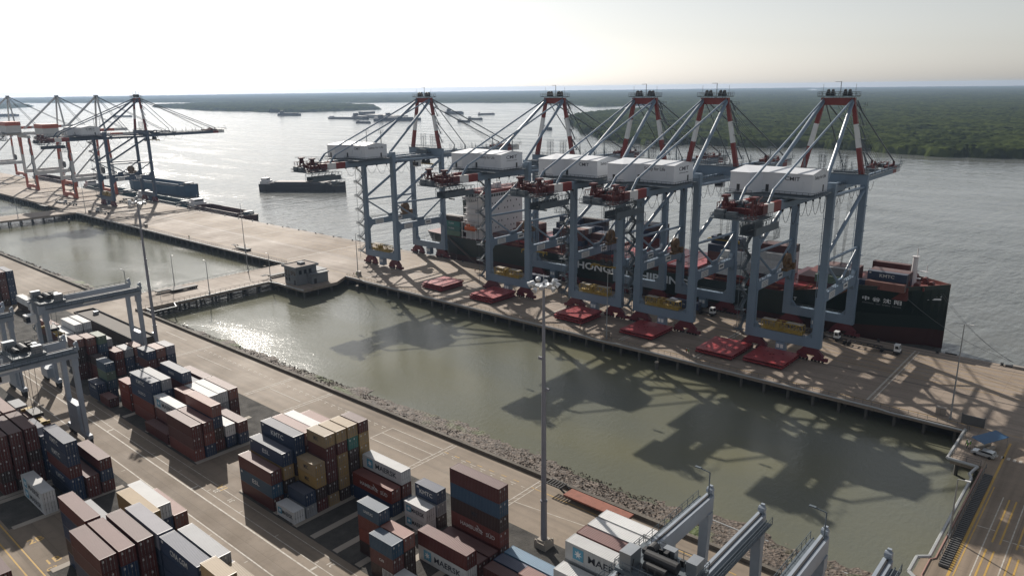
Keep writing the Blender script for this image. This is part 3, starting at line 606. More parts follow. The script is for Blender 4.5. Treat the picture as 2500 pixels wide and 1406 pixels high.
    m.build("maintenance_cage", STEELD, t)
    m = MB(); loops(m, 5.2, -22, G-1, 48.6, 9, 4.4); m.build("festoon_cable", BLACK, t); m = MB(); loops(m, 5.2, G+3, 60, 48.6, 4, 3.2); m.build("festoon_cable", BLACK, t)
    # stairs on the left landside leg
    m = MB(); z = 3.0; k = 0
    while z < 46:
        ya, yb = (-1.6, 1.6) if k % 2 else (1.6, -1.6)
        m.beam((-13.4, ya*1.3, z), (-13.4, yb*1.3, z+3.1), .9, .28); m.rail((-13.9, ya*1.3, z), (-13.9, yb*1.3, z+3.1), 1.0, .9, .07)
        m.box(-15.0, -12.0, yb*1.3-1, yb*1.3+1, z+3.0, z+3.15); m.rail((-15.0, yb*1.3-1, z+3.1), (-15.0, yb*1.3+1, z+3.1), 1.1, .6, .07); m.rail((-15.0, yb*1.3-1, z+3.1), (-12.2, yb*1.3-1, z+3.1), 1.1, .7, .07)
        z += 3.3; k += 1
    for y in (-2.2, 2.2): m.tube((-14.3, y, 2.6), (-14.3, y, 47), .1, n=4)
    m.build("stair_tower", STEELD, t)
    # travelling gear
    for y in (0, G):
        for sx in (-1, 1):
            m = MB(); x = sx*8.8; m.hexa(((x-4.2,y-.65,2.0),(x+4.2,y-.65,2.0),(x+4.2,y+.65,2.0),(x-4.2,y+.65,2.0),(x-1.8,y-.65,4.35),(x+1.8,y-.65,4.35),(x+1.8,y+.65,4.35),(x-1.8,y+.65,4.35)))
            for dx in (-2.6, 2.6): m.hexa(((x+dx-2.1,y-.55,.75),(x+dx+2.1,y-.55,.75),(x+dx+2.1,y+.55,.75),(x+dx-2.1,y+.55,.75),(x+dx-.9,y-.55,2.2),(x+dx+.9,y-.55,2.2),(x+dx+.9,y+.55,2.2),(x+dx-.9,y+.55,2.2)))
            m.box(x+sx*4.9-.5, x+sx*4.9+.5, y-.5, y+.5, .6, 1.6)
            bo = m.build("bogie", DRED, t); m = MB()
            for dx in (-4.0, -2.9, -1.8, -.8, .8, 1.8, 2.9, 4.0): m.cyl((x+dx, y, .45), (0, 1, 0), .42, .5, 8)
            m.build("wheel", BLACK, bo)
        m = MB(); m.box(-1.6, 1.2, y-1.1, y+1.1, .8, 4.3); c = m.build("equipment_cabin", STEEL, t)
        m = MB(); m.box(-1.3, -.4, y-1.16, y-1.08, 2.4, 3.6); m.box(-.1, .8, y-1.16, y-1.08, 2.4, 3.6); m.box(-1.9, -1.62, y-.4, y+.4, 2.2, 3.2); m.build("window", WHITE, c)
    m = MB(); m.lattice(-6.6, 6.2, -1.15, 1.15, 7.8, 10.6, 7, .2); m.box(-6.6, -2.4, -1, 1, 10.62, 10.72, 1); m.box(1.0, 6.0, -1, 1, 10.62, 10.72, 1); m.box(-6.4, 6.0, -.9, .9, 7.9, 8.7); m.box(-2, -1, -1.0, 1.0, 8.7, 10.2)
    m.build("spreader_rack", [YEL, CONC], t)
    m = MB(); c = (-9.1, 23.0, 24.6); m.cyl(c, (1, 0, 0), 2.7, .9, 20); m.cyl((c[0], c[1], c[2]), (1, 0, 0), 1.0, 2.6, 10); m.box(-10, -8, 20.5, 25, 21.5, 22.3); m.box(-8.8, -7.4, 25, 26.5, 21.5, 23.6); m.build("cable_reel", ORG, t)
    # trolley with cab, ropes and spreader
    tr = empty("trolley", (0, 44, 0)); setparent(tr, t)
    m = MB(); m.box(-4.4, 4.4, -3.2, 3.2, 51.6, 52.2); m.box(-3.6, 3.6, -2.6, -1.4, 52.2, 53.4); m.cyl((-2, 1.4, 52.8), (1, 0, 0), .7, .4); m.cyl((2, 1.4, 52.8), (1, 0, 0), .7, .4); m.build("trolley_frame", STEELD, tr)
    m = MB(); m.box(-1.2, 1.4, -7.4, -4.4, 45.4, 48.2); m.box(-1.3, 1.5, -7.46, -6.4, 45.9, 47.6, 1); m.box(-.3, .3, -6.2, -5.6, 48.2, 51.6); m.build("operator_cab", [WHITE, GLASS], tr)
    return t
def spreader_set(tr, z):
    m = MB()
    for x in (-2.2, 2.2):
        for y in (-.8, .8): m.tube((x*.55, y*.6, z+2.2), (x, y*2.2, 51.6), .05, n=4, caps=False); m.tube((x*.55+.2, y*.6, z+2.2), (x+.5, y*2.2, 51.6), .05, n=4, caps=False)
    m.build("hoist_rope", BLACK, tr)
    m = MB(); m.box(-6.1, 6.1, -.35, .35, z, z+.6); m.box(-6.1, -5.6, -1.2, 1.2, z-.2, z+.5); m.box(5.6, 6.1, -1.2, 1.2, z-.2, z+.5); m.box(-2.2, 2.2, -1.0, 1.0, z+.6, z+1.1, 1)
    for x in (-1.6, 1.6): m.cyl((x, 0, z+1.9), (0, 1, 0), .8, 1.2, 10, 1); m.box(x-.9, x+.9, -.7, .7, z+1.1, z+1.8, 1)
    for x in (-5.9, 5.9):
        for y in (-1.2, 1.2): m.box(x-.15, x+.15, y-.15, y+.15, z-1.0, z+.1)
    m.build("spreader", [YEL, BLACK], tr)
BLUEC = {}
NAVYST = M("crane_navy", (0.045, 0.075, 0.125), 0.45, 0, 0.3, 0.3)
proto = make_sts()
specs = [(-82.2, 0, "C", 46.0, 17.0, "nearest of the grey-blue quay cranes, white house, beside the ship's bow"),
         (-124.4, 1, "S", 44.0, 24.0, "grey-blue quay crane next to the nearest one, white lettered house, behind a red hatch cover"),
         (-153.0, 0, "C", 6.5, 16.5, "middle quay crane of five, yellow spreader lowered between its landside legs"),
         (-196.0, 1, "S", 16.5, 15.0, "grey-blue quay crane standing in front of the ship's white bridge"),
         (-275.6, 0, "C", 30.0, 46.0, "grey-blue quay crane standing alone astern of the moored ship"),
         (-593.0, 1, "B", 40.0, 46.0, "dark navy quay crane with white house beside the barges, far left")]
for i, (x0, flip, kind, ty, sz, lab) in enumerate(specs):
    swap = {"crane_grey": NAVYST, "crane_grey_dark": M("crane_navy_dark", (0.025, 0.035, 0.055), .55)} if kind == "B" else None
    o = proto if i == 0 else copy_tree(proto, None, swap)
    o.location = (x0, YL, 0); tag(o, lab, "gantry crane", "quay cranes")
    proto_children = CH[o.name]
    tr = [c for c in proto_children if c.name.startswith("trolley")][0]; tr.location = (0, ty, 0)
    hs2 = [c for c in proto_children if c.name.startswith("machinery_house")][0]
    if i == 0: pend = []
    pend.append((tr, sz, hs2, kind))
for tr, sz, hs2, kind in pend:
    spreader_set(tr, sz)
    if kind == "C": fr, gb = "CMIT", "Safety for Life"
    elif kind == "S": fr, gb = "Safety for Life", "CMIT"
    else: fr, gb = "", "CMIT"
    if fr: letter(fr, 1.5, (4.4 if fr == "CMIT" else 3.0, -14.72, 56.6), FACE_S, DARKTXT, hs2, 4.2 if fr == "CMIT" else 7.5)
    letter(gb, 1.7 if gb == "CMIT" else 1.3, (9.92, -8.6, 56.8), FACE_E, DARKTXT, hs2, 6.2 if gb == "CMIT" else 8.4)
    if gb == "CMIT": letter("CAI MEP INTERNATIONAL TERMINAL", .4, (9.92, -8.6, 55.5), FACE_E, DARKTXT, hs2, 6.0)
# ---------------------------------------------------------------- red and white cranes at the far left
def make_rw():
    G = 30.5; t = empty("red_white_crane", (0, 0, 0))
    RO = M("crane_orange_red", (0.40, 0.075, 0.03), .5); WG = M("crane_white", (0.55, 0.56, 0.56), .5)
    for sx in (-1, 1):
        for y in (0, G):
            x = sx*13.2; m = MB(); m.beam((x, y, 2), (x, y, 13), 1.7, 1.7, 0); m.beam((x, y, 13), (x*.93, y, 30), 1.6, 1.6, 1); m.beam((x*.93, y, 30), (x*.82, y, 46), 1.4, 1.4, 0); m.build("leg", [RO, WG], t)
        m = MB(); m.box(sx*13.2-.8, sx*13.2+.8, .9, G-.9, 13.5, 16.5); m.build("portal_beam", WG, t)
        m = MB(); m.tube((sx*13, 1, 17), (sx*11.6, G-1, 45), .6, mi=0); m.build("diagonal_brace", [WG], t)
        m = MB(); m.beam((sx*10.5, G, 47), (sx*1.2, G, 79), 1.1, 1.1); m.build("mast_leg", WG, t)
        m = MB(); m.box(sx*3.5-.5, sx*3.5+.5, -18, 86, 47, 49.4); m.box(sx*3.5-.51, sx*3.5+.51, 60, 74, 46.99, 49.41, 1); m.box(sx*3.5-.51, sx*3.5+.51, 36, 46, 46.99, 49.41, 1); m.build("boom", [WG, RO], t)
        m = MB(); m.tube((sx*1.2, G, 79), (sx*3.5, 52, 49.6), .22, n=5); m.tube((sx*1.2, G, 79), (sx*3.5, 82, 49.6), .22, n=5); m.build("forestay", STEELD, t)
    m = MB(); m.tube((0, G, 79), (0, 1, 52), .85, n=8); m.build("back_strut", WG, t)
    m = MB(); m.box(-13, 13, -.9, .9, 44.6, 47); m.box(-12, 12, G-.9, G+.9, 45, 47.2); m.build("cross_beam", WG, t)
    m = MB(); m.box(-1.9, 1.9, G-1.1, G+1.1, 77.4, 79.8); m.box(-3, 3, G-2, G+2, 74.2, 74.4); m.build("mast_head", STEELD, t)
    for y in (0, G):
        m = MB(); m.box(-14.5, 14.5, y-.8, y+.8, 1.8, 4.2)
        for sx in (-1, 1): m.box(sx*11-4, sx*11+4, y-.7, y+.7, .3, 1.8)
        m.build("bogie", RO, t)
    m = MB(); m.box(-9, 9, -15, -4, 49.5, 55.5, 0); h = m.build("machinery_house", WG, t)
    m = MB(); m.hexa(((-9.2,-15.2,55.5),(9.2,-15.2,55.5),(9.2,-3.8,55.5),(-9.2,-3.8,55.5),(-9.2,-15.2,58.6),(9.2,-15.2,58.6),(9.2,-3.8,58.6),(-9.2,-3.8,58.6))); m.build("roof", RO, h)
    m = MB(); m.box(-9.5, 9.5, -17.5, -2, 49.0, 49.4); m.rail((-9.5, -17.5, 49.4), (9.5, -17.5, 49.4)); m.lattice(-7, 7, -18, -15, 43, 46.5, 5, .2); m.build("house_platform", STEELD, t)
    m = MB(); m.cyl((-6, G-.5, 19), (0, 1, 0), 3.0, .9, 18); m.build("cable_reel", BLACK, t)
    m = MB()
    for k in range(10): z = 4+k*4.2; m.beam((13.5 if k % 2 else 15.5, -1.8, z), (15.5 if k % 2 else 13.5, -1.8, z+4.2), .7, .25)
    m.build("stair_tower", STEELD, t); return t
rw = make_rw()
for i, (x0, lab) in enumerate(((-668, "red and white quay crane next to the navy crane"), (-755, "red and white quay crane, second beyond the navy crane"), (-888, "red and white quay crane at the far left picture edge"))):
    o = rw if i == 0 else copy_tree(rw); o.location = (x0, YL, 0); tag(o, lab, "gantry crane", "red and white cranes at the far quay")
# ---------------------------------------------------------------- rubber-tyred yard gantries
RTGC = M("yard_crane_grey", (0.30, 0.34, 0.39), 0.45, 0, 0.3, 0.4)
def make_rtg(flip=1):
    t = empty("yard_gantry_crane", (0, 0, 0)); S = 12.8
    for sx in (-1, 1):
        m = MB(); m.box(sx*3.9-.6, sx*3.9+.6, -S-1.6, S+1.0, 21.9, 24.3); m.box(sx*3.9-.12, sx*3.9+.12, -S-1, S+.6, 24.31, 24.45, 1)
        g = m.build("girder", [RTGC, BLACK], t)
        m = MB(); a, b = sorted((sx*4.5, sx*5.6)); m.box(a, b, -S, S+.6, 23.3, 23.4); m.rail((sx*5.6, -S, 23.4), (sx*5.6, S+.6, 23.4), 1.1, 1.6, .05)
        for y in range(-11, 12, 4): m.beam((sx*4.5, y, 22.9), (sx*5.5, y, 23.3), .12)
        m.rail((sx*5.0, -S, 23.9), (sx*5.0, S, 23.9), .2, 3, .08, mid=False); m.build("walkway", STEELD, g)
        m = MB(); m.hexa(((sx*3.9-.5,S+1.0,23.6),(sx*3.9+.5,S+1.0,23.6),(sx*3.9+.5,S+1.4,23.6),(sx*3.9-.5,S+1.4,23.6),(sx*3.9-.25,S+.9,25.7),(sx*3.9+.25,S+.9,25.7),(sx*3.9+.25,S+1.3,25.7),(sx*3.9-.25,S+1.3,25.7))); m.cyl((sx*3.9, S+.9, 25.0), (1, 0, 0), .45, .9, 10); m.build("end_stop", RTGC, g)
        for y in (-S, S):
            m = MB(); m.beam((sx*3.9, y, 21.9), (sx*4.3, y, 2.6), 1.5, 1.0, 0, 1.0, .9); m.box(sx*3.9-.75, sx*3.9+.75, y-.7, y+.7, 19.8, 21.9); m.build("leg", RTGC, t)
    m = MB(); m.tube((-3.7, S, 24.3), (-3.7, S, 28.3), .1, n=5); m.tube((-3.7, S, 28.3), (-5.4, S-.2, 28.6), .09, n=5); m.box(-5.9, -5.0, S-.4, S, 28.55, 28.7); m.build("lamp_arm", STEELD, t)
    for y in (-S, S):
        m = MB(); m.box(-6.4, 6.4, y-.6, y+.6, 1.6, 2.7); m.build("sill_beam", RTGC, t)
        for sx in (-1, 1):
            m = MB()
            for dx in (-1.1, 1.1): m.cyl((sx*5.0+dx, y, .8), (0, 1, 0), .8, .6, 12)
            m.box(sx*5-1.6, sx*5+1.6, y-.4, y+.4, .9, 1.7); m.build("wheel", RUBBER, t)
    m = MB(); m.box(-2.4, 2.6, -S-1.8, -S+.7, 2.7, 5.4); m.box(-3.2, -2.5, -S-1.4, -S+.4, 2.7, 4.6); m.cyl((0, -S+.9, 7.0), (0, 1, 0), 1.6, .5, 14); m.box(-2.6, 2.6, S-.75, S+.75, 2.7, 9.5); m.box(-2.7, 2.7, S-.85, S+.85, 5.8, 6.0)
    for k in range(5): m.box(-3.6, -2.6, S-.6, S+.6, 2.9+k*1.4, 3.9+k*1.4)
    m.build("power_pack", RTGC, t)
    m = MB()
    for k in range(6): z = 3+k*3.2; m.beam((-5.4, -S+(.9 if k % 2 else -.9), z), (-5.4, -S+(-.9 if k % 2 else .9), z+3.2), .7, .2); m.rail((-5.8, -S-1, z+3.2), (-5.8, -S+1, z+3.2), 1, 1, .05)
    m.build("stair_tower", STEELD, t)
    for sx, tx in ((1, "E-RTG 14"),):
        m = MB(); m.box(4.52, 4.58, -3, 1.6, 22.5, 23.2); p = m.build("sign_plate", WHITE, t)
    tr = empty("trolley", (0, 0, 0)); setparent(tr, t)
    m = MB(); m.box(-4.6, 4.6, -3.4, 3.4, 24.5, 25.0)
    for a, b in (((-4.6,-3.4),(4.6,-3.4)),((4.6,-3.4),(4.6,3.4)),((4.6,3.4),(-4.6,3.4)),((-4.6,3.4),(-4.6,-3.4))): m.rail((*a, 25), (*b, 25), 1.1, 1.1, .05)
    m.build("trolley_frame", STEELD, tr)
    m = MB(); m.cyl((0, 0, 25.9), (1, 0, 0), .75, 4.4, 16); m.cyl((0, -1.6, 25.7), (1, 0, 0), .5, 3.0, 12); m.cyl((-2.2, 1.8, 25.8), (0, 1, 0), .7, 1.2); m.build("hoist_drum", BLACK, tr)
    for b in ((-4.2, -2.6, -3.0, -.6, 25, 27.2), (2.8, 4.2, .8, 2.8, 25, 26.8), (-1, .6, 2.0, 3.0, 25, 26.4)): m = MB(); m.box(*b); m.build("machinery_box", GALV, tr)
    m = MB()
    for i in range(8): x = -3.5+i; m.box(x, x+.5, 1.2+.3*(i % 3), 2.0+.2*(i % 2), 25, 25.6+.25*(i % 4)); m.tube((x, -2.8, 25), (x, -2.4, 26.2+.3*(i % 2)), .06, n=4)
    m.build("winch_gear", BLACK, tr)
    m = MB(); m.box(-1.3, 1.3, -6.4, -3.8, 19.2, 21.6); m.box(-1.35, 1.35, -6.45, -5.4, 19.6, 21.2, 1); m.box(-.2, .2, -4.6, -4.2, 21.6, 24.5); m.build("operator_cab", [WHITE, GLASS], tr)
    return t
rtg = make_rtg()
RT = [(-236.2, 78.7, -10.5, 15.5, "grey yard gantry straddling the far left stacks, machinery trolley at its near end"),
      (-190.8, 44.4, 4.0, 9.0, "grey yard gantry at the left, trolley holding a dark red load near its inner leg"),
      (-236.5, 44.4, -4.0, 14.0, "grey yard gantry cut by the left picture edge"),
      (-38.8, 78.7, -7.0, 19.0, "grey yard gantry at the bottom right, its light girder over the lettered white stack"),
      (-22.4, 78.7, -8.0, 19.0, "grey yard gantry at the bottom right corner, nearest the access deck")]
trs = []
for i, (x, y, ty, sz, lab) in enumerate(RT):
    o = rtg if i == 0 else copy_tree(rtg); o.location = (x, y, 0); tag(o, lab, "gantry crane", "yard gantries over the container stacks")
    tr = [c for c in CH[o.name] if c.name.startswith("trolley")][0]; tr.location = (0, ty, 0); trs.append((tr, sz))
for k, (tr, z) in enumerate(trs):
    m = MB()
    for x in (-2, 2):
        for y in (-.7, .7): m.tube((x, y, z+1.2), (x*1.1, y*1.6, 24.5), .05, n=4, caps=False)
    m.build("hoist_rope", BLACK, tr)
    m = MB(); m.box(-6.1, 6.1, -.5, .5, z, z+.5); m.box(-6.1, -5.6, -1.2, 1.2, z-.2, z+.4); m.box(5.6, 6.1, -1.2, 1.2, z-.2, z+.4); m.box(-2.4, 2.4, -1.1, 1.1, z+.5, z+1.3, 1)
    m.build("spreader", [YEL, BLACK], tr)
letter("E-RTG 42, BL3", .8, (-190.8+4.6, 44.4-.7, 22.85), FACE_E, DARKTXT, None) if 0 else None
# ---------------------------------------------------------------- containers
CC = {'r': ((0.095, 0.02, 0.018), "maroon"), 'o': ((0.17, 0.03, 0.018), "rust red"), 'b': ((0.013, 0.036, 0.088), "navy blue"), 'B': ((0.022, 0.075, 0.135), "mid blue"),
      'c': ((0.05, 0.21, 0.37), "bright sky-blue"), 'w': ((0.58, 0.59, 0.59), "white"), 'g': ((0.25, 0.265, 0.285), "silver grey"), 'y': ((0.3, 0.195, 0.07), "mustard yellow"),
      'G': ((0.1, 0.165, 0.11), "green"), 't': ((0.02, 0.15, 0.13), "teal"), 'k': ((0.045, 0.024, 0.021), "dark brown"), 'p': ((0.2, 0.072, 0.052), "faded salmon"), 'l': ((0.19, 0.19, 0.24), "lavender grey")}
def cont_mat(code, roof=False):
    nm = "container_%s%s" % (CC[code][1].replace(" ", "_").replace("-", "_"), "_roof" if roof else "")
    if nm in MATS: return MATS[nm]
    c = CC[code][0]
    if roof:      # roofs chalk and collect dust; sun glare is mixed into this paler colour
        d = (0.46, 0.41, 0.38); c = tuple(a*.86+b*.14 for a, b in zip(c, d))
    return M(nm, c, 0.58 if roof else 0.42, 0, 0.35 if roof else 0.30, 0.55 if roof else 0.8, var=0.16, dirtcol=None if not roof else tuple(x*.72 for x in c), streak=(1, 1, .35), detail=6)
FRAME = M("container_fitting", (0.20, 0.20, 0.20), .5, 0.2)
_cm = {}
def cont_mesh(L, h):
    k = (L, h)
    if k in _cm: return _cm[k]
    W = 2.44; hx = L/2; m = MB()
    def corr(n, P, depth):      # P(u) -> (bottom pt, top pt) with offset d
        u = 0; seq = []
        for i in range(n):
            seq += [(i/n, 0), ((i+.3)/n, 0), ((i+.5)/n, depth), ((i+.8)/n, depth)]
        seq.append((1, 0)); prev = None
        for uu, d in seq:
            a, b = P(uu, d)
            if prev: m.poly([prev[0], a, b, prev[1]])
            prev = (a, b)
    n = int(L/0.36)
    corr(n, lambda u, d: ((-hx+.12+u*(L-.24), -W/2+.015+d, .16), (-hx+.12+u*(L-.24), -W/2+.015+d, h-.08)), .045)
    corr(n, lambda u, d: ((hx-.12-u*(L-.24), W/2-.015-d, .16), (hx-.12-u*(L-.24), W/2-.015-d, h-.08)), .045)
    corr(7, lambda u, d: ((-hx+.015+d, W/2-.12-u*(W-.24), .16), (-hx+.015+d, W/2-.12-u*(W-.24), h-.08)), .045)
    for sy in (-1, 1):
        a, b = sorted((sy*W/2, sy*(W/2-.07))); m.box(-hx+.1, hx-.1, a, b, .02, .16); m.box(-hx+.1, hx-.1, a, b, h-.12, h-.02)
        for sx in (-1, 1): c, d = sorted((sx*hx, sx*(hx-.14))); m.box(c, d, *sorted((sy*W/2, sy*(W/2-.14))), 0.0, h)
    for sx in (-1, 1): c, d = sorted((sx*hx, sx*(hx-.1))); m.box(c, d, -W/2+.14, W/2-.14, .02, .16); m.box(c, d, -W/2+.14, W/2-.14, h-.13, h-.01)
    m.poly([(hx-.1, -W/2+.1, .1), (hx-.1, W/2-.1, .1), (hx-.1, W/2-.1, h-.1), (hx-.1, -W/2+.1, h-.1)])
    k0 = len(m.f)
    seq = []; nr = int(L/0.36)
    for i in range(nr): seq += [(i/nr, 0), ((i+.25)/nr, 0), ((i+.5)/nr, .028), ((i+.75)/nr, .028)]
    seq.append((1, 0)); xa, xb = -hx+.35, hx-.35; pr = None
    for u, d in seq:
        x = xa+(xb-xa)*u; z = h-.05+d
        if pr: m.poly([(pr[0], -W/2+.07, pr[1]), (x, -W/2+.07, z), (x, W/2-.07, z), (pr[0], W/2-.07, pr[1])], 1)
        pr = (x, z)
    m.poly([(-hx+.1, -W/2+.07, h-.04), (xa, -W/2+.07, h-.04), (xa, W/2-.07, h-.04), (-hx+.1, W/2-.07, h-.04)], 1); m.poly([(xb, -W/2+.07, h-.04), (hx-.1, -W/2+.07, h-.04), (hx-.1, W/2-.07, h-.04), (xb, W/2-.07, h-.04)], 1)
    for sy in (-1, 1):   # paler roof colour on top of the roof rails
        m.poly([(-hx, sy*W/2-.07*max(sy, 0), h-.018), (hx, sy*W/2-.07*max(sy, 0), h-.018), (hx, sy*W/2+.07*(1 if sy < 0 else 0), h-.018), (-hx, sy*W/2+.07*(1 if sy < 0 else 0), h-.018)], 1)
    _cm[k] = m.mesh("container"); 
    ds = []
    for s in (-1, 1):
        d = MB(); y0, y1 = sorted((s*.02, s*(W/2-.16))); d.box(hx-.1, hx-.055, y0, y1, .18, h-.16)
        for q in (.22, .72): y = y0+(y1-y0)*q; d.tube((hx-.03, y, .12), (hx-.03, y, h-.1), .03, n=4, mi=1); d.box(hx-.05, hx+.01, y-.06, y+.06, 1.0, 1.25, 1); d.box(hx-.04, hx+.005, y-.05, y+.05, h-.2, h-.1, 1)
        d.box(hx-.055, hx-.045, y0+.16, y0+.42, h*.70, h*.84, 2); ds.append(d.mesh("door"))
    _cm[k] = (_cm[k], ds); return _cm[k]
LOGO = {'KMTC': ("KMTC", 1.5, 4.6, 'W'), 'ESL': ("ESL", 1.3, 2.6, 'W'), 'MAERSK': ("MAERSK", 1.55, 6.6, 'D'), 'HS': ("HAMBURG   SÜD", 1.1, 8.6, 'W'), 'MSC': ("MSC", 1.2, 1.5, 'D'), 'COSCO': ("COSCO", 1.1, 4.2, 'W'),
        'CMA': ("CMA CGM", 1.4, 5.6, 'W'), 'UNI': ("UNITAS", .8, 2.6, 'W'), 'TEX': ("TEX", .8, 1.6, 'W'), 'KL': ("K LINE", 1.2, 4.0, 'W'), 'NWL': ("NEW WAY LINES", 1.0, 6.6, 'W'), 'C': ("CAI", .7, 1.2, 'W'), 'MSK': ("MAERSK", 1.0, 3.2, 'W'), 'TS': ("TS LINES", 1.0, 4, 'W')}
TINTW = M("container_lettering_white", (0.62, 0.62, 0.60), .6, 0, .35, 1.5); TINTD = M("container_lettering_dark", (0.03, 0.035, 0.05), .6, 0, 0.2)
SKYB = M("emblem_blue", (0.10, 0.32, 0.46), .6)
def star_mesh():
    if "star" in _txt: return _txt["star"]
    m = MB(); m.box(-.95, .95, -.95, .95, -.002, .0, 0); pts = []
    for i in range(14): r = .72 if i % 2 == 0 else .3; a = math.pi/2+i*math.pi/7; pts.append((r*math.cos(a), r*math.sin(a), .006))
    for i in range(14): m.poly([(0, 0, .006), pts[i], pts[(i+1) % 14]], 1)
    _txt["star"] = m.mesh("emblem"); return _txt["star"]
TIER = ["bottom", "second", "third", "fourth", "fifth", "sixth"]
SIZE = {12.19: "long", 6.06: "short"}
NCONT = [0]
# containers that hardly show inside the stacks, by order of building: they become one object
REST_IDS = {
    18, 19, 21, 22, 24, 34, 35, 38, 39, 42, 43, 45, 46, 52, 53, 57, 58, 59, 62, 63, 64, 95, 96, 100, 101, 102, 104, 105, 106, 107, 108, 109, 111, 114,
    117, 121, 122, 123, 124, 125, 145, 146, 150, 151, 152, 155, 156, 157, 158, 160, 161, 162, 163, 190, 191, 229, 230, 232, 233, 234, 235, 237, 238, 239,
    240, 243, 244, 245, 246, 247, 249, 250, 251, 252, 253, 255, 256, 257, 258, 259, 261, 262, 266, 267, 268, 271, 272, 276, 277, 281, 282, 286, 287, 288,
    289, 291, 292, 293, 294, 295, 296, 297, 298, 299, 300, 301, 302, 303, 305, 306, 307, 308, 315, 316, 317, 319, 320, 321, 323, 324, 327, 328, 361, 362,
    363, 364, 365, 366, 367, 368, 369, 370, 371, 372, 373, 374, 375, 376, 377, 379, 380, 382, 389, 390, 391, 393, 394, 395, 396, 397, 398, 399, 400, 401,
    403, 404, 405, 406, 407, 408, 410, 411, 413, 414, 416, 418, 419, 421, 422, 423, 425, 426, 427, 428, 429, 430, 431, 436, 437, 438, 440, 441, 442, 444,
    445, 446, 448, 449, 451, 452, 453, 457, 458, 460, 461, 462, 463, 464, 465, 470, 471, 472, 473, 474, 475, 476, 477, 478, 481, 482, 483, 485, 486, 487,
    489, 490, 491, 493, 495, 496, 501, 502, 503, 505, 506, 507, 509, 510, 511, 514, 516, 518, 520, 525, 527, 530,
}
REST = MB(); RMAT = []
def container(cx, cy, z, L, h, code, logo, label, group, cat="container"):
    me, ds = cont_mesh(L, h); NCONT[0] += 1
    if NCONT[0]-1 in REST_IDS:
        ids = []
        for mt in (cont_mat(code), cont_mat(code, True)):
            if mt not in RMAT: RMAT.append(mt)
            ids.append(RMAT.index(mt))
        k = len(REST.v); REST.v += [(v.co.x+cx, v.co.y+cy, v.co.z+z) for v in me.vertices]
        for p in me.polygons: REST.f.append(tuple(k+i for i in p.vertices)); REST.m.append(ids[p.material_index])
        return None
    o = inst("shipping_container", me, [cont_mat(code), cont_mat(code, True)], None, (cx, cy, z)); tag(o, label, cat, group)
    for d in ds: inst("door", d, [cont_mat(code), FRAME, TINTW], o)
    if logo:
        s, sz, wd, c = LOGO[logo]
        if L < 8: wd = min(wd, 3.6); sz = min(sz, 1.2)
        lx = 0.0
        if logo == 'MAERSK' and h > 2.0: lx = 1.3 if L > 8 else .7
        if logo == 'HS': lx = .6
        letter(s, sz, (lx, -1.225, h*.52), FACE_S, TINTW if c == 'W' else TINTD, o, wd)
        if logo == 'MAERSK':
            e = inst("emblem", star_mesh(), [SKYB, WHTXT], o, (-hx_(L)*.62, -1.226, h*.52)); e.rotation_euler = FACE_S
            if L < 8: e.scale = (.7, .7, .7)
        if logo in ('KMTC', 'ESL', 'CMA'):
            q = MB(); q.box(-hx_(L)+.5, -hx_(L)+1.1, -1.226, -1.222, h-.8, h-.35); q.build("emblem", TINTW, o)
        if logo == 'HS':
            q = MB()
            for a, b in (((-.4, .9), (.4, .2)), ((.4, .2), (1.1, .0)), ((.5, .1), (.9, -.5)), ((-.1, .4), (-.3, 0.1))): q.beam((a[0]+.9, -1.224, h*.5+a[1]), (b[0]+.9, -1.224, h*.5+b[1]), .008, .16)
            q.build("emblem", TINTW, o)
    return o
def hx_(L): return L/2
ROWN = ["front row", "second row", "third row", "fourth row", "fifth row", "sixth row", "back row"]
def stack(block, bayname, x0, L, y, rown, h, spec, z0=0.06, group="containers stacked in the yard"):
    z = z0; toks = spec.split(); n = len(toks)
    for i, tk in enumerate(toks):
        code, _, logo = tk.partition('/'); c = CC[code][1]
        tier = "top" if i == n-1 and n > 1 else (TIER[i] if n > 1 else "only")
        lab = "%s %s container, %s tier, %s, %s, %s" % (c, SIZE[L], tier, rown, bayname, block)
        if len(lab.replace("-", " ").split()) > 16: print("LONG", lab)
        container(x0+L/2, y+1.22, z, L, h, code, logo or None, lab, group); z += h
YA = [69.2+2.8*i for i in range(7)]; YC = [33.2+2.8*i for i in range(7)]
FO, TW = 12.19, 6.06
def A(bay, x0, L, r, h, spec): stack("far left block", bay, x0, L, YA[r-1], ROWN[r-1], h, spec)
def B(bay, x0, L, r, h, spec): stack("centre block", bay, x0, L, YA[r-1], ROWN[r-1], h, spec)
def Cb(bay, x0, L, r, h, spec): stack("near left block", bay, x0, L, YC[r-1], ROWN[r-1], h, spec)
b = "right end"; A(b, -169.4, FO, 1, 2.9, "o r r"); A(b, -169.4, FO, 2, 2.87, "b o r"); A(b, -170.4, FO, 3, 2.87, "r k b p"); A(b, -170.2, FO, 4, 2.8, "b w"); A(b, -169.4, FO, 5, 2.87, "b r")
b = "next to right end"; A(b, -182.6, FO, 1, 2.6, "r"); A(b, -182.0, FO, 2, 2.9, "r o w/MAERSK"); A(b, -182.9, FO, 4, 2.87, "r k p"); A(b, -182.6, FO, 5, 2.9, "w g w"); A(b, -183.2, FO, 6, 2.87, "g g w"); A(b, -183.2, FO, 7, 2.87, "r r p")
b = "tall lettered pair"; A(b, -195.3, FO, 2, 2.92, "o o b/COSCO b/KMTC"); A(b, -195.3, FO, 3, 2.9, "r b b g"); A(b, -196.0, FO, 5, 2.9, "b b r b/MSK"); A(b, -196.2, FO, 6, 2.6, "b r b"); A(b, -196.2, FO, 7, 2.82, "r r r")
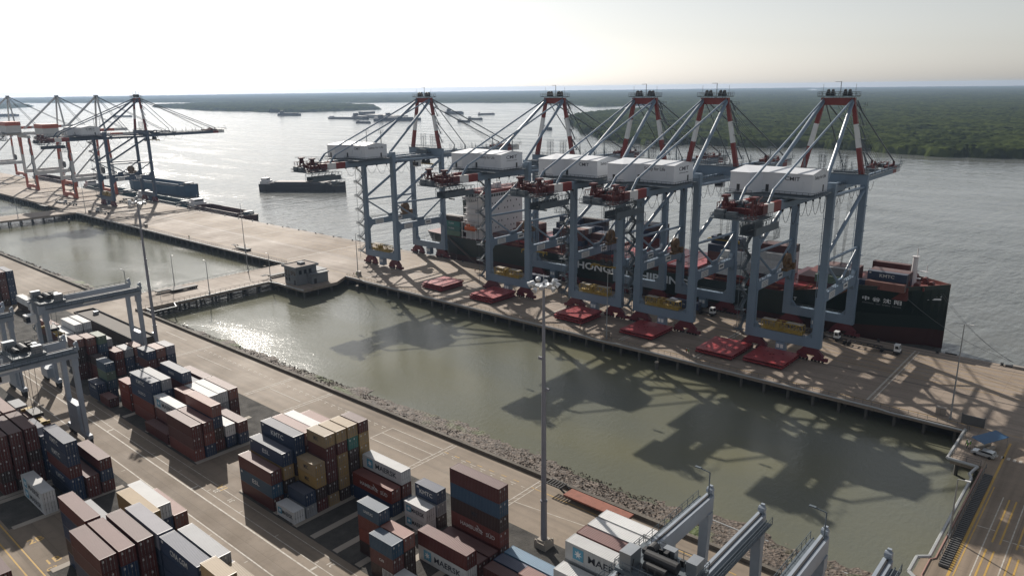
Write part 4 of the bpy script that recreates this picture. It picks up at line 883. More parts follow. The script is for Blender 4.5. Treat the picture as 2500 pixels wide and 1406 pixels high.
b = "short navy boxes"; A(b, -203.4, TW, 2, 2.55, "o o o/C"); A(b, -210.4, TW, 1, 2.4, "r"); A(b, -209.9, TW, 5, 2.56, "b b b r b/TEX"); A(b, -210.2, TW, 6, 2.56, "o r b r p"); A(b, -210.3, TW, 7, 2.56, "b b b b l")
b = "teal box bay"; A(b, -217.6, TW, 1, 2.35, "b b/TS"); A(b, -217.4, TW, 2, 2.5, "b B G B")
b = "behind green boxes"; A(b, -232.8, TW, 5, 2.5, "o r o"); A(b, -232.7, TW, 6, 2.5, "b b g"); A(b, -232.5, TW, 7, 2.55, "b r p"); A(b, -229.9, TW, 3, 2.5, "r r k")
b = "beside gantry leg"; A(b, -238.0, TW, 2, 2.48, "r r k k p"); A(b, -236.9, TW, 3, 2.48, "r r k r p"); A(b, -236.2, TW, 4, 2.48, "b b b B G"); A(b, -239.9, TW, 5, 2.45, "r b b g")
b = "under the gantry"; A(b, -252.9, FO, 4, 2.5, "r r p"); A(b, -253.4, FO, 5, 2.6, "b l"); A(b, -265.2, FO, 4, 2.55, "r w")
b = "before the shed"; A(b, -278.0, FO, 6, 2.45, "g g w"); A(b, -278.0, FO, 7, 2.5, "b g w"); A(b, -278.4, FO, 5, 2.5, "r w"); A(b, -291.0, FO, 5, 2.6, "r p")
b = "at picture edge"
for r, s_ in ((5, "r k r r r"), (6, "k r r r r"), (7, "b b b b b")): A(b, -353.6, FO, r, 2.75, s_)
A("behind the gantry", -334.5, FO, 7, 2.6, "k w")
b = "left end"; B(b, -136.8, FO, 1, 2.9, "r B/ESL r"); B(b, -136.6, FO, 2, 2.92, "b k y b/ESL"); B(b, -136.4, FO, 3, 2.88, "b y k b b/KMTC"); B(b, -136.6, FO, 4, 2.85, "r r k r p"); B(b, -136.4, FO, 5, 2.82, "r b r r w"); B(b, -134.5, FO, 6, 2.75, "r k r r p")
b = "mustard bay"; B(b, -123.5, TW, 1, 2.6, "w/MAERSK"); B(b, -123.4, TW, 2, 2.6, "g b"); B(b, -123.6, TW, 3, 2.6, "r k y/MSC y/MSC"); B(b, -123.6, TW, 4, 2.59, "y k r r r y/MSC"); B(b, -123.6, TW, 5, 2.59, "k y y y r y"); B(b, -123.6, TW, 6, 2.59, "b k k k t y"); B(b, -123.6, TW, 7, 2.59, "k y y y y r")
b = "right of mustard bay"; B(b, -116.9, FO, 6, 2.9, "b o/HS"); B(b, -116.9, FO, 7, 2.9, "b r w/MAERSK")
b = "left of tall stack"; B(b, -100.5, TW, 2, 2.6, "k o o B/UNI"); B(b, -100.8, TW, 6, 2.65, "w/MAERSK w/MAERSK"); B(b, -100.7, TW, 7, 2.66, "k g b/KMTC")
b = "short lettered bay"; B(b, -93.8, TW, 1, 2.7, "k r/C B"); B(b, -94.0, TW, 2, 2.68, "k k p")
b = "tall stack bay"; B(b, -90.8, FO, 4, 2.9, "w/MAERSK r"); B(b, -90.8, FO, 5, 2.7, "r"); B(b, -90.8, FO, 6, 2.7, "r"); B(b, -90.8, FO, 7, 2.92, "r o/HS k/MSC B r"); B(b, -90.7, FO, 1, 2.6, "w")
b = "before light tower"; B(b, -77.6, FO, 7, 2.75, "c"); B(b, -77.6, FO, 6, 2.75, "b"); B(b, -77.5, FO, 5, 2.75, "r"); B(b, -67.1, FO, 4, 2.63, "k r p")
b = "under bottom gantry"; B(b, -57.9, FO, 3, 2.9, "w w g g w"); B(b, -57.9, FO, 4, 2.95, "k k r r g w/MAERSK"); B(b, -57.9, FO, 5, 2.95, "r r r k r r"); B(b, -57.9, FO, 6, 2.95, "k r g r r w"); B(b, -57.9, FO, 7, 2.95, "k k r r r w")
b = "beside mustard end"; Cb(b, -124.7, FO, 1, 2.72, "b r b r r"); Cb(b, -124.6, FO, 2, 2.73, "k r b b r"); Cb(b, -124.4, FO, 3, 2.8, "r b r r r"); Cb(b, -123.6, FO, 4, 2.85, "b b b b l")
b = "silver roof bay"; Cb(b, -110.9, FO, 4, 2.82, "b b b b b/CMA"); Cb(b, -110.6, FO, 5, 2.83, "b g g b g"); Cb(b, -111.0, FO, 6, 2.9, "r k l")
b = "mustard end"; Cb(b, -98.0, TW, 3, 2.59, "y y y y y"); Cb(b, -97.5, TW, 4, 2.56, "y k y y y y"); Cb(b, -97.5, TW, 5, 2.59, "k y y y y")
b = "yellow roof bay"; Cb(b, -138.0, FO, 2, 2.7, "b k b b r"); Cb(b, -138.6, FO, 3, 2.6, "g r r g"); Cb(b, -134.8, FO, 5, 2.95, "y r y y"); Cb(b, -137.1, FO, 6, 2.8, "r k b w"); Cb(b, -137.3, FO, 7, 2.72, "k r p")
b = "blue lettered tower"; Cb(b, -171.3, FO, 3, 2.4, "w/MAERSK w/MAERSK"); Cb(b, -171.8, FO, 5, 2.68, "b b/KMTC r b/KMTC b/KMTC"); Cb(b, -171.2, FO, 6, 2.4, "r r"); Cb(b, -171.2, FO, 7, 2.56, "r b r")
b = "maroon towers"; Cb(b, -186.5, FO, 2, 2.6, "r k r r r"); Cb(b, -186.4, FO, 3, 2.6, "k r r r r"); Cb(b, -186.4, FO, 4, 2.62, "r r k r r"); Cb(b, -186.4, FO, 5, 2.6, "b b b b"); Cb(b, -186.4, FO, 6, 2.6, "r k l")
b = "behind maroon towers"; Cb(b, -199.8, FO, 2, 2.6, "r r r r r"); Cb(b, -199.8, FO, 3, 2.6, "r k r r r"); Cb(b, -199.8, FO, 4, 2.62, "k r r r p"); Cb("lone stack by gantry", -206.9, TW, 6, 2.87, "k b g")
stack("bottom left corner", "yellow lane edge", -146.0, FO, 24.0, "front row", 2.9, "r r")

container(-190.8, 48.4, 6.15, FO, 2.6, "r", None, "maroon container hanging from the left gantry's spreader", "containers stacked in the yard")
# ---------------------------------------------------------------- moored container ship
HULLG = M("hull_black_green", (0.008, 0.020, 0.016), 0.4, 0, 0.4, 0.12, streak=(.3, 1, 1)); HULLR = M("hull_boot_red", (0.055, 0.014, 0.011), 0.55, 0, 0.5, 0.2, streak=(.3, 1, 1))
DECKRED = M("deck_red", (0.14, 0.030, 0.024), 0.6, 0, 0.5, 0.5); HATCHR = M("hatch_red", (0.34, 0.040, 0.045), 0.40, 0, 0.4, 0.3, dirtcol=(0.22, 0.05, 0.05)); SHIPW = M("ship_white", (0.66, 0.64, 0.64), 0.5, 0, 0.2, 0.3, streak=(1, 1, .3))
def hull_mesh(xs, cy, half_fn, deck_fn, zb, zs, mats, name, parent, keel=0.0):
    m = MB(); ring = []
    for x in xs:
        zd = deck_fn(x); row = []
        for s in (-1, 1):
            for z in ([zb]+list(zs)+[zd]): row.append((x, cy+s*half_fn(x, (z-zb)/(zd-zb)), z))
        ring.append(row)
    nz = len(zs)+2
    for a, b in zip(ring[:-1], ring[1:]):
        for k in range(nz-1):
            mi = 1 if k == 0 else 0
            m.poly([a[k], b[k], b[k+1], a[k+1]], mi); m.poly([b[nz+k], a[nz+k], a[nz+k+1], b[nz+k+1]], mi)
        m.poly([a[nz-1], b[nz-1], b[2*nz-1], a[2*nz-1]], 2)
    e = ring[0]; m.poly([e[nz+k] for k in range(nz)]+[e[k] for k in reversed(range(nz))], 0)
    e = ring[-1]; m.poly([e[k] for k in range(nz)]+[e[nz+k] for k in reversed(range(nz))], 0)
    return m.build(name, mats, parent)
ship = empty("container_ship", (-165, 274.6, WZ), 0, "dark green container ship with white bridge house moored along the quay", "ship")
SX, SY, SZ = 165, -274.6, -WZ
X0, X1, CY = -287.0, -47.5, 274.6
def hb(x, t):
    s = (x-X0)/(X1-X0)
    b = 16.0
    if s < .10: b *= 0.80+0.2*(s/.10)**.7; b *= (0.35+.65*min(1, max(0, (s*240-2+26*t)/26)))
    if s > .80:
        u = (s-.80)/.20; b *= max(0.02, (1-u**2.2)*(1-.0) if t > .6 else (1-min(1, u*(1.12-.16*t))**1.5)) if t < .95 else max(.03, (1-u**3.2))
    return b
def dk(x):
    return 10.3+ (4.8*min(1, max(0, (x+98)/22)) if x > -98 else 0) + (1.2*((x+76)/28)**2 if x > -76 else 0)
def C(o): o.location = (SX, SY, SZ); return o
xs = [-287, -284, -280, -274, -268, -262, -250, -235, -200, -150, -110, -98, -92, -86, -80, -76, -72, -68, -64, -60, -57, -54, -52, -50, -48.6, -47.5]
C(hull_mesh(xs, CY, hb, dk, -6.0, (1.6, 6.0), [HULLG, HULLR, DECKRED], "hull", ship))
m = MB()          # bulwark at the bow
bx = [x for x in xs if x >= -76]
for a, b_ in zip(bx[:-1], bx[1:]):
    for s in (-1, 1):
        ya, yb = CY+s*hb(a, 1), CY+s*hb(b_, 1); za, zb_ = dk(a), dk(b_)
        m.poly([(a,ya,za-.1),(b_,yb,zb_-.1),(b_,yb,zb_+1.3),(a,ya,za+1.3)]); m.poly([(a,ya-s*.12,za-.1),(b_,yb-s*.12,zb_-.1),(b_,yb-s*.12,zb_+1.3),(a,ya-s*.12,za+1.3)], 1); m.poly([(a,ya,za+1.3),(b_,yb,zb_+1.3),(b_,yb-s*.12,zb_+1.3),(a,ya-s*.12,za+1.3)], 2)
C(m.build("bulwark", [HULLG, DECKRED, M("rail_cream", (.5, .45, .38), .6)], ship))
m = MB()
for s in (-1, 1): m.rail((-240, CY+s*15.6, 10.35), (-98, CY+s*15.6, 10.35), 1.1, 3, .05); m.rail((-98, CY+s*15.6, 10.35), (-77, CY+s*15.4, 15.0), 1.1, 3, .05)
C(m.build("railing", M("rail_red", (.25, .05, .04), .6), ship))
m = MB(); m.box(-238, -96, CY-13.2, CY+13.2, 10.35, 12.4); m.box(-94, -58, CY-9.5, CY+9.5, 12.0, 15.6)
for x in range(-236, -98, 14): m.box(x-.5, x+.5, CY-15.2, CY+15.2, 10.4, 13.4)
C(m.build("hatch_coaming", DECKRED, ship))
for a, b_ in ((-157.5, -145), (-144, -132.5), (-118, -111.5), (-99.5, -87.5), (-171, -159), (-224, -212)):
    m = MB(); m.box(a, b_, CY-14.8, CY-.2, 12.45, 13.3); m.box(a, b_, CY+.2, CY+14.8, 12.45, 13.3)
    for i in range(5): m.box(a+2+i*2, a+2.8+i*2, CY-11+i*3, CY-10.2+i*3, 13.3, 13.42, 1)
    C(m.build("hatch_cover", [HATCHR, DECKRED], ship))
# bridge house
h = MB(); h.box(-257, -243.6, 261.2, 288, 10.3, 30.0); h.box(-262, -257, 266, 284, 10.3, 24)
hw = C(h.build("deckhouse", SHIPW, ship))
m = MB()
for k, z in enumerate((13, 16, 19, 22, 25)):
    m.box(-258.6+.3*k, -257, 261.0, 270, z, z+.15); m.rail((-258.5+.3*k, 261.0, z+.15), (-257, 261.0, z+.15)); m.box(-258, -244, 260.2, 261.18, z, z+.12); m.rail((-258, 260.2, z+.12), (-244, 260.2, z+.12), 1.1, 1.4, .05)
m.build("walkway", SHIPW, hw)
m = MB(); m.box(-255, -243.2, 258.6, 290.6, 30.0, 33.0); m.box(-256, -250, 257.6, 291.6, 30.0, 30.9); br = m.build("bridge", SHIPW, hw)
m = MB(); m.box(-255.2, -243.0, 258.4, 290.8, 33.0, 34.4); m.build("bridge_roof", M("bridge_roof_red", (.22, .035, .03), .5), hw)
m = MB()
for i in range(18): y = 259.2+i*1.75; m.box(-243.22, -243.14, y, y+1.35, 31.2, 32.5)
for i in range(6): x = -254.4+i*1.9; m.box(x, x+1.4, 258.52, 258.6, 31.2, 32.5)
m.build("window", GLASS, br)
m = MB()
for k, z in enumerate((12.4, 15.4, 18.4, 21.4, 24.4, 27.4)):
    for i in range(11):
        if (i*7+k*3) % 5 in (0, 1): continue
        y = 263.0+i*2.25; m.box(-243.62, -243.54, y, y+.55, z, z+.8)
m.build("window", GLASS, hw)
m = MB(); m.box(-249, -247, 272, 276, 34.4, 37); m.tube((-248, 274, 37), (-248, 274, 43), .25, n=6); m.box(-248.2, -247.8, 270.5, 277.5, 40, 40.2); m.cyl((-248, 270, 35.6), (0, 0, 1), .9, 1.8); m.build("radar_mast", SHIPW, hw)
m = MB(); m.box(-268, -262.5, 270, 279, 10.3, 27); m.box(-267.5, -263, 271, 278, 27, 28.2); m.build("funnel", HULLG, hw)
m = MB(); m.tube((-255.5, 259.2, 15.6), (-249.5, 259.2, 15.6), 1.25, n=10); m.tube((-249.5, 259.2, 15.6), (-248.6, 259.2, 15.8), 1.25, .4, n=10); m.tube((-256.4, 259.2, 15.8), (-255.5, 259.2, 15.6), .4, 1.25, n=10); m.box(-255, -252.6, 258.5, 259.9, 16.6, 17.5)
C(m.build("lifeboat", M("lifeboat_orange", (.55, .12, .03), .45), ship))
m = MB()
for x in (-258, -255, -252, -249): m.beam((x, 258.9, 10.3), (x, 258.9, 18.3), .3); m.beam((x, 258.9, 18.3), (x, 261, 18.3), .3)
m.beam((-258.5, 258.8, 14.0), (-248.5, 258.8, 14.0), .3); m.beam((-258.5, 258.8, 18.3), (-248.5, 258.8, 18.3), .3); m.beam((-258.5, 258.8, 10.8), (-248.5, 258.8, 10.8), .25)
C(m.build("davit_frame", SHIPW, ship))
# forecastle
m = MB(); m.tube((-58.8, 274.4, 15.3), (-58.8, 274.4, 25.4), 1.15, .8, n=12); m.box(-59.8, -57.8, 273.4, 275.4, 25.4, 25.6); m.tube((-58.4, 274.4, 25.6), (-58.4, 274.4, 28.4), .18, n=5); m.box(-57.8, -54.6, 273.9, 274.9, 20.6, 20.8); m.tube((-55, 274.4, 20.8), (-55, 274.4, 23), .15, n=5); m.box(-57.9, -56.6, 273.8, 275, 18.0, 18.2)
C(m.build("foremast", SHIPW, ship))
m = MB()
for x, y in ((-62, 266), (-60, 283), (-56.5, 270), (-56, 279), (-53, 274)): m.cyl((x, y, 16.9), (0, 1, 0), .9, 2.2, 10); m.box(x-1, x+1, y-1.6, y+1.6, 15.2, 16.3)
for x, y in ((-66, 262), (-63, 286), (-58, 264.5), (-54, 268)): m.cyl((x, y, 16.1), (0, 0, 1), .35, 1.2, 8)
C(m.build("mooring_winch", DECKRED, ship))
m = MB()
for x0 in (-94, -82): m.beam((x0, 258.9, 10.5), (x0+7, 258.9, 14.6), .3, .3); m.beam((x0+.8, 258.9, 10.5), (x0+7.8, 258.9, 14.6), .2, .2)
for i in range(14): m.beam((-236+i*10, 259.6, 11.2), (-229+i*10, 259.6, 11.2), .2, .5)
C(m.build("lashing_bridge", M("lashing_rust", (.22, .09, .04), .7), ship))
letter("ZHONGGU  SHIPPING", 4.2, (SX-163.0, SY+258.55, SZ+7.2), FACE_S, WHTXT, ship, 57.5)
letter("中 谷 沈 阳", 1.55, (SX-64.0, SY+258.95, SZ+12.7), FACE_S, WHTXT, ship, 12).rotation_euler[2] = R_(1.5)
letter("ZHONG  GU  SHEN  YANG", .6, (SX-64.0, SY+258.95, SZ+11.2), FACE_S, M("sign_faint", (.22,.23,.23), .6), ship, 12).rotation_euler[2] = R_(1.5)
letter("T", 1.7, (SX-92.2, SY+258.55, SZ+8.4), FACE_S, WHTXT, ship)
m = MB()
def bowpt(x, z, off=.06): return (x, CY-hb(x, (z+6)/(dk(x)+6))-off, z)
for k in range(3):
    z = 14.4-k*1.0
    for a in range(6): 
        xa, xb = -53.6+a*.7, -53.6+(a+1)*.7; m.poly([bowpt(xa, z-.28), bowpt(xb, z-.28), bowpt(xb, z+.28), bowpt(xa, z+.28)])
C(m.build("emblem", WHTXT, ship))
m = MB(); m.beam((-268.5, 258.4, 10), (-247, 257.0, -1.0), .9, .3); m.rail((-268.5, 258.0, 10), (-247, 256.6, -1), 1, 1.6, .05)
C(m.build("gangway", M("gangway_brown", (.12, .09, .07), .7), ship))
mw_ = MB()
for a, b_ in (((-49, 273, 14.5), (-25.5, 256.3, 1.0)), ((-49.5, 272, 14.5), (-25.2, 256.3, 1.0)), ((-57, 262.5, 13.5), (-25, 256.2, 1.0))):
    pts = [tuple(Vector(a).lerp(Vector(b_), t/8)-Vector((0, 0, 2.2*(1-(2*t/8-1)**2)))) for t in range(9)]; mw_.path(pts, .05, 4)
tag(mw_.build("mooring_line", M("rope_grey", (.2, .2, .2), .8)), "thin mooring ropes running from the ship's bow to the quay", "rope")
mw_ = MB()
for a, b_ in (((-284, 262, 8.6), (-306, 254, .8)), ((-284, 264, 8.6), (-318, 254, .8)), ((-280, 260, 8.6), (-296, 254, .8))): mw_.path([tuple(Vector(a).lerp(Vector(b_), t/6)-Vector((0, 0, 1.5*(1-(2*t/6-1)**2)))) for t in range(7)], .05, 4)
tag(mw_.build("mooring_line", M("rope_grey", (.2, .2, .2), .8)), "thin mooring ropes running from the ship's stern to the quay", "rope")
def onship(where, x0, y0, nrow, spec_rows, L=FO, h=2.6, z0=13.35):
    for r in range(nrow):
        toks = spec_rows[min(r, len(spec_rows)-1)].split(); z = z0
        for i, tk in enumerate(toks):
            code, _, lg = tk.partition('/')
            tier = "top" if i == len(toks)-1 and len(toks) > 1 else (TIER[i] if len(toks) > 1 else "only")
            rown = ("shore-side row", "second row from shore", "third row from shore", "fourth row from shore", "fifth row from shore", "sixth row from shore")[r]
            container(x0+L/2, y0+1.22+r*2.52, z, L, h, code, lg or None, "%s container aboard ship, %s tier, %s, %s" % (CC[code][1], tier, rown, where), "containers aboard the moored ship"); z += h
onship("stern stack", -272.5, 259.6, 3, ("G t/TS t/TS k", "r b p w", "r b w"), h=2.5, z0=10.4); onship("stern far side", -272.5, 276, 2, ("k r w", "k r p"), h=2.6, z0=10.4)
onship("bay before bridge", -238.5, 260.0, 3, ("r", "b", "r"), z0=12.5)
onship("pink-topped bay", -226.0, 260.2, 4, ("r r", "r r p", "b r p", "r r p"), h=2.6)
onship("bay below second crane", -211.5, 272.0, 5, ("b b", "r b b", "b r b b", "b r k k", "r b k"), h=2.55)
onship("lettered navy bay", -198.5, 260.0, 4, ("r b/KMTC r r", "r b r p", "r b r w", "b r b b"), h=2.4, z0=12.45); onship("navy bay far side", -198.5, 276, 2, ("r r b", "r r b k"), h=2.6)
onship("bay behind middle crane", -185.0, 262.6, 4, ("b r", "r b r", "k b b", "r r b"), h=2.6, z0=12.5)
onship("tall dark bay", -171.0, 279.0, 3, ("r r b k", "r r r b", "b r b k"), h=2.7)
onship("tower behind fourth crane", -131.5, 268.5, 4, ("r r b", "r r r b", "r k b b", "b r b"), h=2.8)
onship("reefer bay", -124.3, 259.8, 3, ("w", "w w/KL", "w w w/KL"), h=2.7, z0=12.6)
onship("dark-topped reefer bay", -111.0, 267.4, 4, ("w w/KL w/KL", "w w w r", "w k w r", "w w w k"), h=2.75)
onship("green box bay", -86.8, 260.6, 5, ("G", "G g", "t r", "r p", "r r"), h=2.6, z0=15.2); onship("bow bay side boxes", -82.0, 262.5, 1, ("b/NWL",), h=2.6, z0=15.2)
onship("bow bay", -70.8, 264.8, 3, ("b b/KMTC", "r r", "b r"), h=2.6, z0=15.6); onship("bow low box", -70.5, 261.8, 1, ("p",), h=2.6, z0=15.4, L=FO); onship("bow far box", -74.0, 281.5, 1, ("r r",), h=2.6, z0=15.4)
# ---------------------------------------------------------------- barges and far ships
def make_barge(L, Wd, D, hc, fill=0.6, wheel=True):
    t = empty("river_barge", (0, 0, 0)); hx = L/2; m = MB(); N = 10; ring = []
    for i in range(N+1):
        x = -hx+L*i/N; s = i/N; b = Wd/2*(1-(max(0, (s-.8)/.2))**2.2*.95)*(1-(max(0, (.07-s)/.07))*.25); rise = (max(0, (s-.82)/.18))**2*D*.35; ring.append((x, b, D+rise))
    for (xa, ba, za), (xb, bb, zb_) in zip(ring[:-1], ring[1:]):
        for s in (-1, 1):
            m.poly([(xa, s*ba*.9, -.8), (xb, s*bb*.9, -.8), (xb, s*bb, zb_), (xa, s*ba, za)]); m.poly([(xa, s*ba, za), (xb, s*bb, zb_), (xb, s*bb*.80, zb_), (xa, s*ba*.80, za)], 1)
    m.poly([(ring[0][0], -ring[0][1], ring[0][2]), (ring[0][0], ring[0][1], ring[0][2]), (ring[0][0], ring[0][1]*.9, -.8), (ring[0][0], -ring[0][1]*.9, -.8)])
    m.poly([(hx*.62, -Wd*.4, D+.05), (ring[-1][0], -ring[-1][1], ring[-1][2]), (ring[-1][0], ring[-1][1], ring[-1][2]), (hx*.62, Wd*.4, D+.05)], 1); m.poly([(-hx, -Wd*.4, D), (-hx*.72, -Wd*.4, D), (-hx*.72, Wd*.4, D), (-hx, Wd*.4, D)], 1)
    m.build("hull", hc, t)
    m = MB(); a, b = -hx*.72, hx*.66
    for s in (-1, 1): m.box(a, b, *sorted((s*Wd*.39, s*Wd*.42)), D*.3, D+1.4)
    m.box(a, a+.3, -Wd*.39, Wd*.39, D*.3, D+1.4); m.box(b-.3, b, -Wd*.39, Wd*.39, D*.3, D+1.4); m.box(a+.3, b-.3, -Wd*.39, Wd*.39, D*.25, D*.3+.2, 1)
    m.build("cargo_hold", hc, t)
    if wheel: 
        m = MB(); m.box(-hx*.97, -hx*.78, -Wd*.32, Wd*.32, D, D+2.6); m.box(-hx*.95, -hx*.82, -Wd*.25, Wd*.25, D+2.6, D+5); m.tube((-hx*.88, 0, D+5), (-hx*.88, 0, D+8), .12, n=4); w_ = m.build("wheelhouse", SHIPW, t)
        m = MB(); m.box(-hx*.82-.02, -hx*.82+.06, -Wd*.22, Wd*.22, D+3.4, D+4.4); m.build("window", GLASS, w_)
    m = MB(); m.box(hx*.70, hx*.78, -Wd*.2, Wd*.2, D+.1, D+2.6); m.cyl((hx*.84, 0, D+1.4), (0, 1, 0), .7, 3); m.rail((hx*.72, -Wd*.36, D+.3), (hx*.92, -Wd*.22, D+1.2)); m.rail((-hx*.7, -Wd*.46, D), (hx*.66, -Wd*.46, D), 1, 3, .06); m.build("deck_gear", STEELD, t)
    return t
BN = M("barge_navy", (.022, .085, .155), .5); BM = M("barge_maroon", (.075, .022, .022), .55); BD = M("barge_black", (.022, .02, .024), .5); BT = M("barge_teal", (.018, .075, .095), .5)
def barge(x, y, rz, L, Wd, D, hc, lab, wheel=True, group="barges by the quay"):
    t = make_barge(L, Wd, D, [hc, M("barge_deck", (.12, .10, .10), .7)], wheel=wheel); t.location = (x, y, WZ); t.rotation_euler[2] = rz; tag(t, lab, "barge", group); return t
barge(-503, 265.5, 0, 88, 15, 4.2, BM, "maroon open barge moored alone along the quay, right of the blue barges")
barge(-594, 266, 0, 86, 15, 3.4, BT, "teal open barge moored at the quay beneath the navy crane")
barge(-674, 303, R_(3), 108, 17, 8.0, BN, "tall navy blue barge moored outside the teal barge")
barge(-700, 266, 0, 96, 15, 3.8, BT, "dark teal barge with stacked boxes behind the navy crane's legs")
barge(-830, 266, 0, 100, 15, 4.2, BM, "maroon barge moored behind the red and white cranes")
bb_ = barge(-577, 381, R_(34), 78, 15, 6.2, BD, "black barge heading across the river beyond the lone crane", group="barges under way")
letter("TAN CANG", 1.6, (0, -7.15, 3.6), (R_(84), 0, 0), M("barge_lettering", (.12, .11, .10), .7), bb_, 16)
m = MB(); m.box(-24, 24, -5.5, 5.5, 3, 8.3); m.build("cargo_cover", M("tarpaulin", (.22, .19, .18), .7), bb_)
FARG = M("far_ship_grey", (.05, .055, .065), .6)
far = [(-2377,1494,-2293,1529,1,"dark ship anchored below the wooded island"), (-1970,1416,-1845,1441,0,"low barge left of the anchored ship cluster"), (-2017,1569,-1682,1485,1,"long ship at the back of the anchored cluster"), (-1694,1363,-1606,1461,1,"ship at the front of the anchored cluster"),
       (-1935,1881,-1844,1874,1,"ship right of the lone crane's mast, farthest of four"), (-1740,1837,-1715,1890,0,"small barge far right of the cluster"), (-1516,1561,-1460,1558,0,"small barge in the right middle of the river"), (-1431,1435,-1386,1431,0,"pale small barge behind the lone crane's stays"),
       (-1633,1259,-1580,1261,0,"flat barge below the anchored cluster"), (-1016,1279,-977,1247,0,"small boat near the right shore"), (-3480,940,-3440,1010,1,"dark ship at the far left edge behind the cranes"), (-1890,1445,-1790,1420,1,"ship at the left of the anchored cluster"), (-1800,1500,-1705,1450,1,"dark ship in the middle of the anchored cluster"), (-2900,1150,-2840,1190,0,"low barge at far left behind the red and white cranes")]
for xa, ya, xb, yb, big, lab in far:
    L = math.hypot(xb-xa, yb-ya); t = make_barge(L, L*.15+6, 5.5 if big else 3.2, [FARG, FARG]); t.location = ((xa+xb)/2, (ya+yb)/2, WZ); t.rotation_euler[2] = math.atan2(yb-ya, xb-xa); tag(t, lab, "ship" if big else "barge", "vessels anchored on the river")
    if big:
        m = MB(); m.box(-L*.40, -L*.30, -L*.06, L*.06, 5, 17); m.box(-L*.28, L*.34, -L*.07, L*.07, 5, 9.5); m.build("deckhouse", FARG, t)
# ---------------------------------------------------------------- quay objects, vehicles, lamps, people
def stack_hatch(x0, x1, y0, y1, n, lab, tilt=0.0):
    z = .35
    for k in range(n):
        t = empty("hatch_cover", ((x0+x1)/2+(.5*k if n > 2 else 0)*(-1 if k == 1 else 0), (y0+y1)/2+(.35*k), z), R_(.6*(k-1))); hx, hy = (x1-x0)/2, (y1-y0)/2
        m = MB(); m.box(-hx, hx, -hy, hy, .45, .62); m.box(-hx+.2, hx-.2, -hy+.2, hy-.2, .2, .449, 1)
        for i in range(9): x = -hx+.4+i*(2*hx-.8)/8; m.box(x-.08, x+.08, -hy-.03, hy+.03, .0, .44, 1)
        for i in range(9): y = -hy+.4+i*(2*hy-.8)/8; m.box(-hx-.025, hx+.025, y-.08, y+.08, .02, .43, 1)
        m.build("plate", [HATCHR, DRED], t)
        m = MB()
        for i in range(5): m.box(-hx+2+i*2.1, -hx+2.5+i*2.1, -hy+3+i*2.2, -hy+3.3+i*2.2, .62, .72); m.box(-hx+9-i*1.8, -hx+9.4-i*1.8, -hy+2+i*2.4, -hy+2.5+i*2.4, .62, .70)
        m.build("lashing_eye", DRED, t)
        tag(t, ["%s, lowest slab", "%s, middle slab" if n > 2 else "%s, upper slab", "%s, upper slab"][k] % lab, "hatch cover", "red hatch covers laid on the quay"); z += .78
stack_hatch(-231.3, -219.2, 206.8, 219.6, 3, "red steel hatch cover under the lone crane's shadow, leftmost pile"); stack_hatch(-202.8, -190.6, 206.4, 220.6, 3, "red steel hatch cover beside the crane facing the bridge")
stack_hatch(-160.2, -147.8, 206.9, 219.2, 3, "red steel hatch cover before the middle crane"); stack_hatch(-132.7, -119.8, 207.6, 221.2, 2, "red steel hatch cover before the fourth crane")
stack_hatch(-103.6, -91.3, 206.6, 221.2, 2, "faded red hatch cover left of the nearest crane"); stack_hatch(-88.6, -76.2, 208.4, 221.4, 2, "bright red hatch cover before the nearest crane")
PIPEW = M("pipe_pale", (.42, .43, .43), .4, .2, .3, .6); RAILM = M("rail_dark", (.10, .10, .10), .6)
def rails(name_lab, pts):
    m = MB()
    for a, b in zip(pts[:-1], pts[1:]): m.rail((*a, 0), (*b, 0), 1.1, 2.2, .05)
    tag(m.build("guard_rail", RAILM), name_lab, "railing")
def pipe(lab, pts, z=-.25, r=.22, mat=PIPEW):
    m = MB(); m.path([(x, y, z) for x, y in pts], r, 6); tag(m.build("pipeline", mat), lab, "pipe")
rails("thin dark railing along the quay edge of the nearest basin", [(-274, 200.1), (-274.2, 200.0), (-26.6, 199.5)]); rails("thin railing along the quay edge of the second basin", [(-579, 195.8), (-319, 197.6)])
rails("railing along the near side of the causeway", [(-294.3, 116), (-294.3, 172)]); rails("railing along the far side of the causeway", [(-318.3, 116), (-318.3, 197)]); rails("railing of the far causeway at the left", [(-604, 116), (-604, 195)]); rails("railing round the lookout by the parked car", [(-26.1, 199), (-26.1, 180.7), (-20.5, 180.7)]); rails("railing beside the access deck's pipes", [(-19.3, 180), (-19.3, 137)])
pipe("pale pipe hung along the quay edge of the nearest basin", [(-274, 199.3), (-262, 199.3), (-260, 198.7), (-140, 198.7), (-137, 198.1), (-131, 198.1), (-128, 198.7), (-47, 198.7), (-44, 198.0), (-26.5, 198.0)], -.1)
pipe("pale pipe along the quay edge of the second basin", [(-579, 194.6), (-400, 195.6), (-319, 196.4)], -.1); pipe("pale pipe stepping along the near causeway edge", [(-293.2, 118), (-287, 118), (-287, 127), (-293.1, 129), (-293.1, 172), (-286, 172.8), (-268, 172.8)], -.1)
pipe("pale kerb pipe along the access deck edge", [(-26.9, 199), (-26.9, 180), (-20.9, 179.6), (-21.6, 175), (-20.9, 173), (-20.9, 137), (-22.6, 135.5), (-22.6, 130), (-21, 128.5), (-21, 116)], -.05, .34)
pipe("rust-pink pipe beside the access deck walkway", [(-19.9, 179), (-19.9, 137), (-20.6, 136), (-20.6, 130), (-19.9, 129), (-19.9, 116)], .1, .12, M("pipe_pink", (.35, .2, .17), .6))
m = MB(); m.box(-19.0, -17.6, 134.8, 176, .01, .05)
for i in range(52): y = 135+i*.8; m.box(-19.1, -17.5, y, y+.28, .05, .55, 1)
tag(m.build("cable_trough", [RUBBER, RAILM]), "dark ribbed cable trough along the access deck edge", "cable trough")
